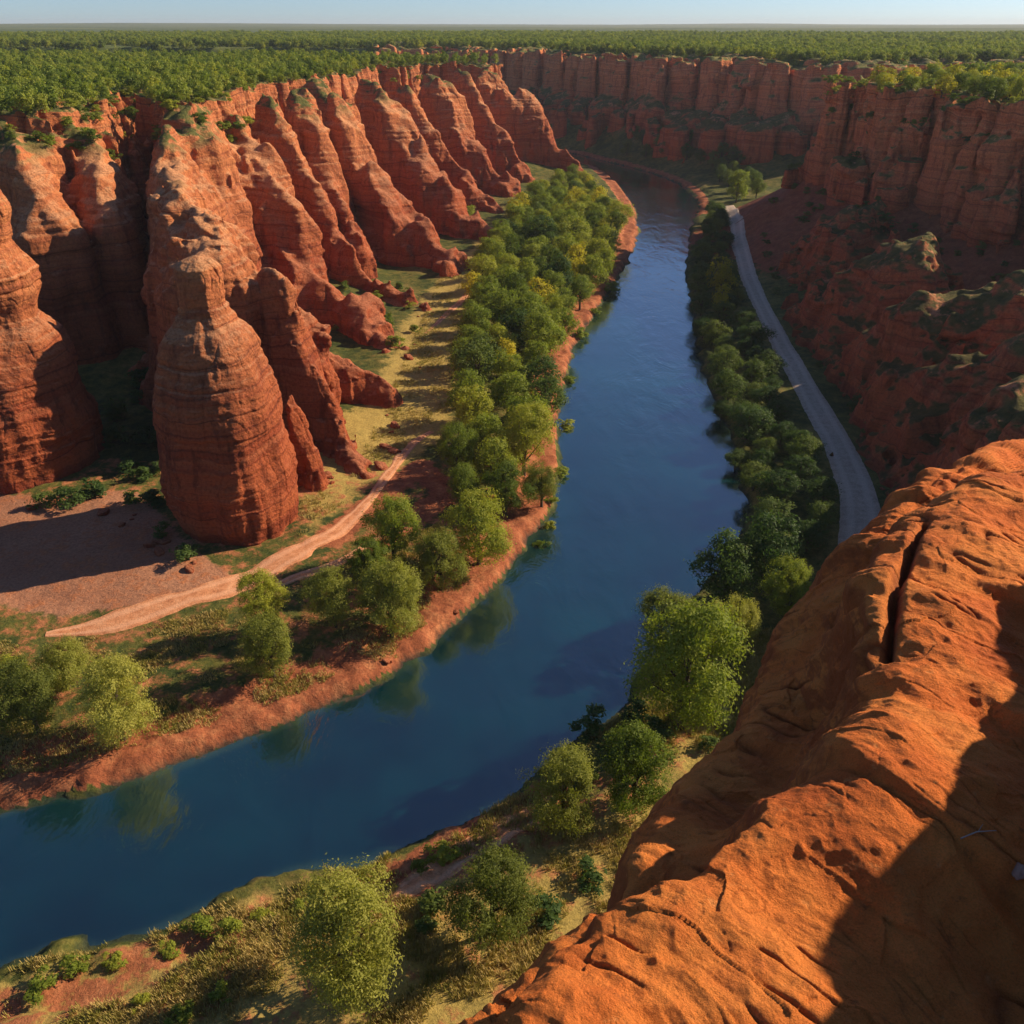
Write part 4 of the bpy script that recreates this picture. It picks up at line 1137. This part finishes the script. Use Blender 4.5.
# ------------------------------------------------------------------ twigs and stones on the ledge
mdry, nt_, b_ = newmat('bleached_wood'); b_.inputs['Base Color'].default_value = (.42, .33, .26, 1)
dg = bpy.context.evaluated_depsgraph_get()
def drop(px, py):
    from mathutils import Vector
    d = Vector(ray(px, py)).normalized()
    ok, loc, nrm, *_ = scene.ray_cast(dg, Vector((0, 0, CAMH)), d)
    return loc if ok and loc.z > 50 else Vector(at(px, py, 60))
def stick(px, py, ang, L, label):
    p = drop(px, py); V, Q = [], []
    tube(V, Q, (-L / 2, 0, .012), (0, .03, .03), .011, .010, 8); tube(V, Q, (0, .03, .03), (L / 2, -.01, .02), .010, .005, 8)
    tube(V, Q, (.02, .03, .03), (L * .28, .11, .05), .006, .003, 6)
    o = link('stick', mesh_np('stick', np.array(V), np.array(Q)), mdry, None, p); o.rotation_euler = (0, 0, ang)
    tag(o, label, 'stick')
stick(978, 835, .25, .55, 'thin bleached twig lying on the shaded part of the orange ledge')
def stone(px, py, s, label):
    p = drop(px, py); r = np.random.default_rng(int(px))
    th = np.linspace(0, 2 * np.pi, 28, endpoint=False); ph = np.linspace(-.5 * np.pi, .5 * np.pi, 16)
    T, PH = np.meshgrid(th, ph); X = np.cos(T) * np.cos(PH); Y = np.sin(T) * np.cos(PH); Z = np.sin(PH)
    R = 1 + .28 * vnoise(X * 1.6 + px, Y * 1.6, Z * 1.6) + .1 * vnoise(X * 4 + px, Y * 4, Z * 4)
    V = np.stack([X * R * s, Y * R * s * .6, Z * R * s * .45], -1).reshape(-1, 3)
    i = np.arange(15)[:, None] * 28; j = np.arange(28)[None]; Q = np.stack([i + j, i + (j + 1) % 28, i + 28 + (j + 1) % 28, i + 28 + j], -1).reshape(-1, 4)
    o = link('stone', mesh_np('stone', V, Q), mst, None, (p.x, p.y, p.z + s * .2)); o.rotation_euler = (0, 0, .9)
    tag(o, label, 'stone')
mst, nt_, b_ = newmat('pale_stone'); kk = NB(nt_); nt_.links.new(kk.ramp(kk.noise(kk.pos(), 9, 5), [(.3, (.26, .12, .08)), (.7, (.46, .27, .19))]), b_.inputs['Base Color'])
stone(1019, 873, .14, 'pale flat stone lying at the right edge of the orange ledge')

# ------------------------------------------------------------------ air
def box_mesh(name, lo, hi):
    V = [(x, y, z) for x in (lo[0], hi[0]) for y in (lo[1], hi[1]) for z in (lo[2], hi[2])]
    return mesh_np(name, V, [(0, 1, 3, 2), (4, 6, 7, 5), (0, 4, 5, 1), (2, 3, 7, 6), (0, 2, 6, 4), (1, 5, 7, 3)], False)
mh = bpy.data.materials.new('haze'); mh.use_nodes = True; nt_ = mh.node_tree
nt_.nodes.remove(nt_.nodes['Principled BSDF']); pv = nt_.nodes.new('ShaderNodeVolumePrincipled')
pv.inputs['Color'].default_value = (.80, .88, 1., 1); pv.inputs['Density'].default_value = HAZE; pv.inputs['Anisotropy'].default_value = .2
nt_.links.new(pv.outputs[0], nt_.nodes['Material Output'].inputs['Volume'])
if HAZE: tag(link('haze', box_mesh('haze', (-8950, -8950, -4.), (8950, 8950, 100.)), mh), 'thin blue air fading the far plateau', None, None, 'stuff')

# ------------------------------------------------------------------ camera, light, sky
cam = bpy.data.cameras.new('camera'); co = bpy.data.objects.new('camera', cam); C.objects.link(co)
co.location = (0, 0, CAMH); co.rotation_euler = (math.pi / 2 - PITCH, 0, 0)
cam.sensor_width = 36; cam.lens = 36 * F / 1024; cam.clip_start = .1; cam.clip_end = 30000
scene.camera = co
sun = bpy.data.lights.new('sun', 'SUN'); so = bpy.data.objects.new('sun', sun); C.objects.link(so)
sun.energy = 5.0; sun.angle = math.radians(.53); sun.color = (1., .80, .56)
so.rotation_euler = (math.pi / 2 - SUN_EL, 0, SUN_AZ + math.pi / 2)
w = bpy.data.worlds.new('World'); scene.world = w; w.use_nodes = True
bg = w.node_tree.nodes['Background']; sk = w.node_tree.nodes.new('ShaderNodeTexSky'); sk.sky_type = 'NISHITA'; sk.sun_disc = False
sk.sun_elevation = SUN_EL; sk.sun_rotation = math.pi / 2 - SUN_AZ
sk.air_density = .6; sk.dust_density = .25; sk.ozone_density = 5.
w.node_tree.links.new(sk.outputs[0], bg.inputs[0]); bg.inputs[1].default_value = .085
scene.view_settings.view_transform = 'Standard'; scene.view_settings.look = 'None'
scene.view_settings.exposure = .5; scene.view_settings.gamma = 1
scene.render.engine = 'CYCLES'
scene.cycles.max_bounces = 6; scene.cycles.diffuse_bounces = 3; scene.cycles.glossy_bounces = 2; scene.cycles.transmission_bounces = 3
scene.cycles.use_denoising = True
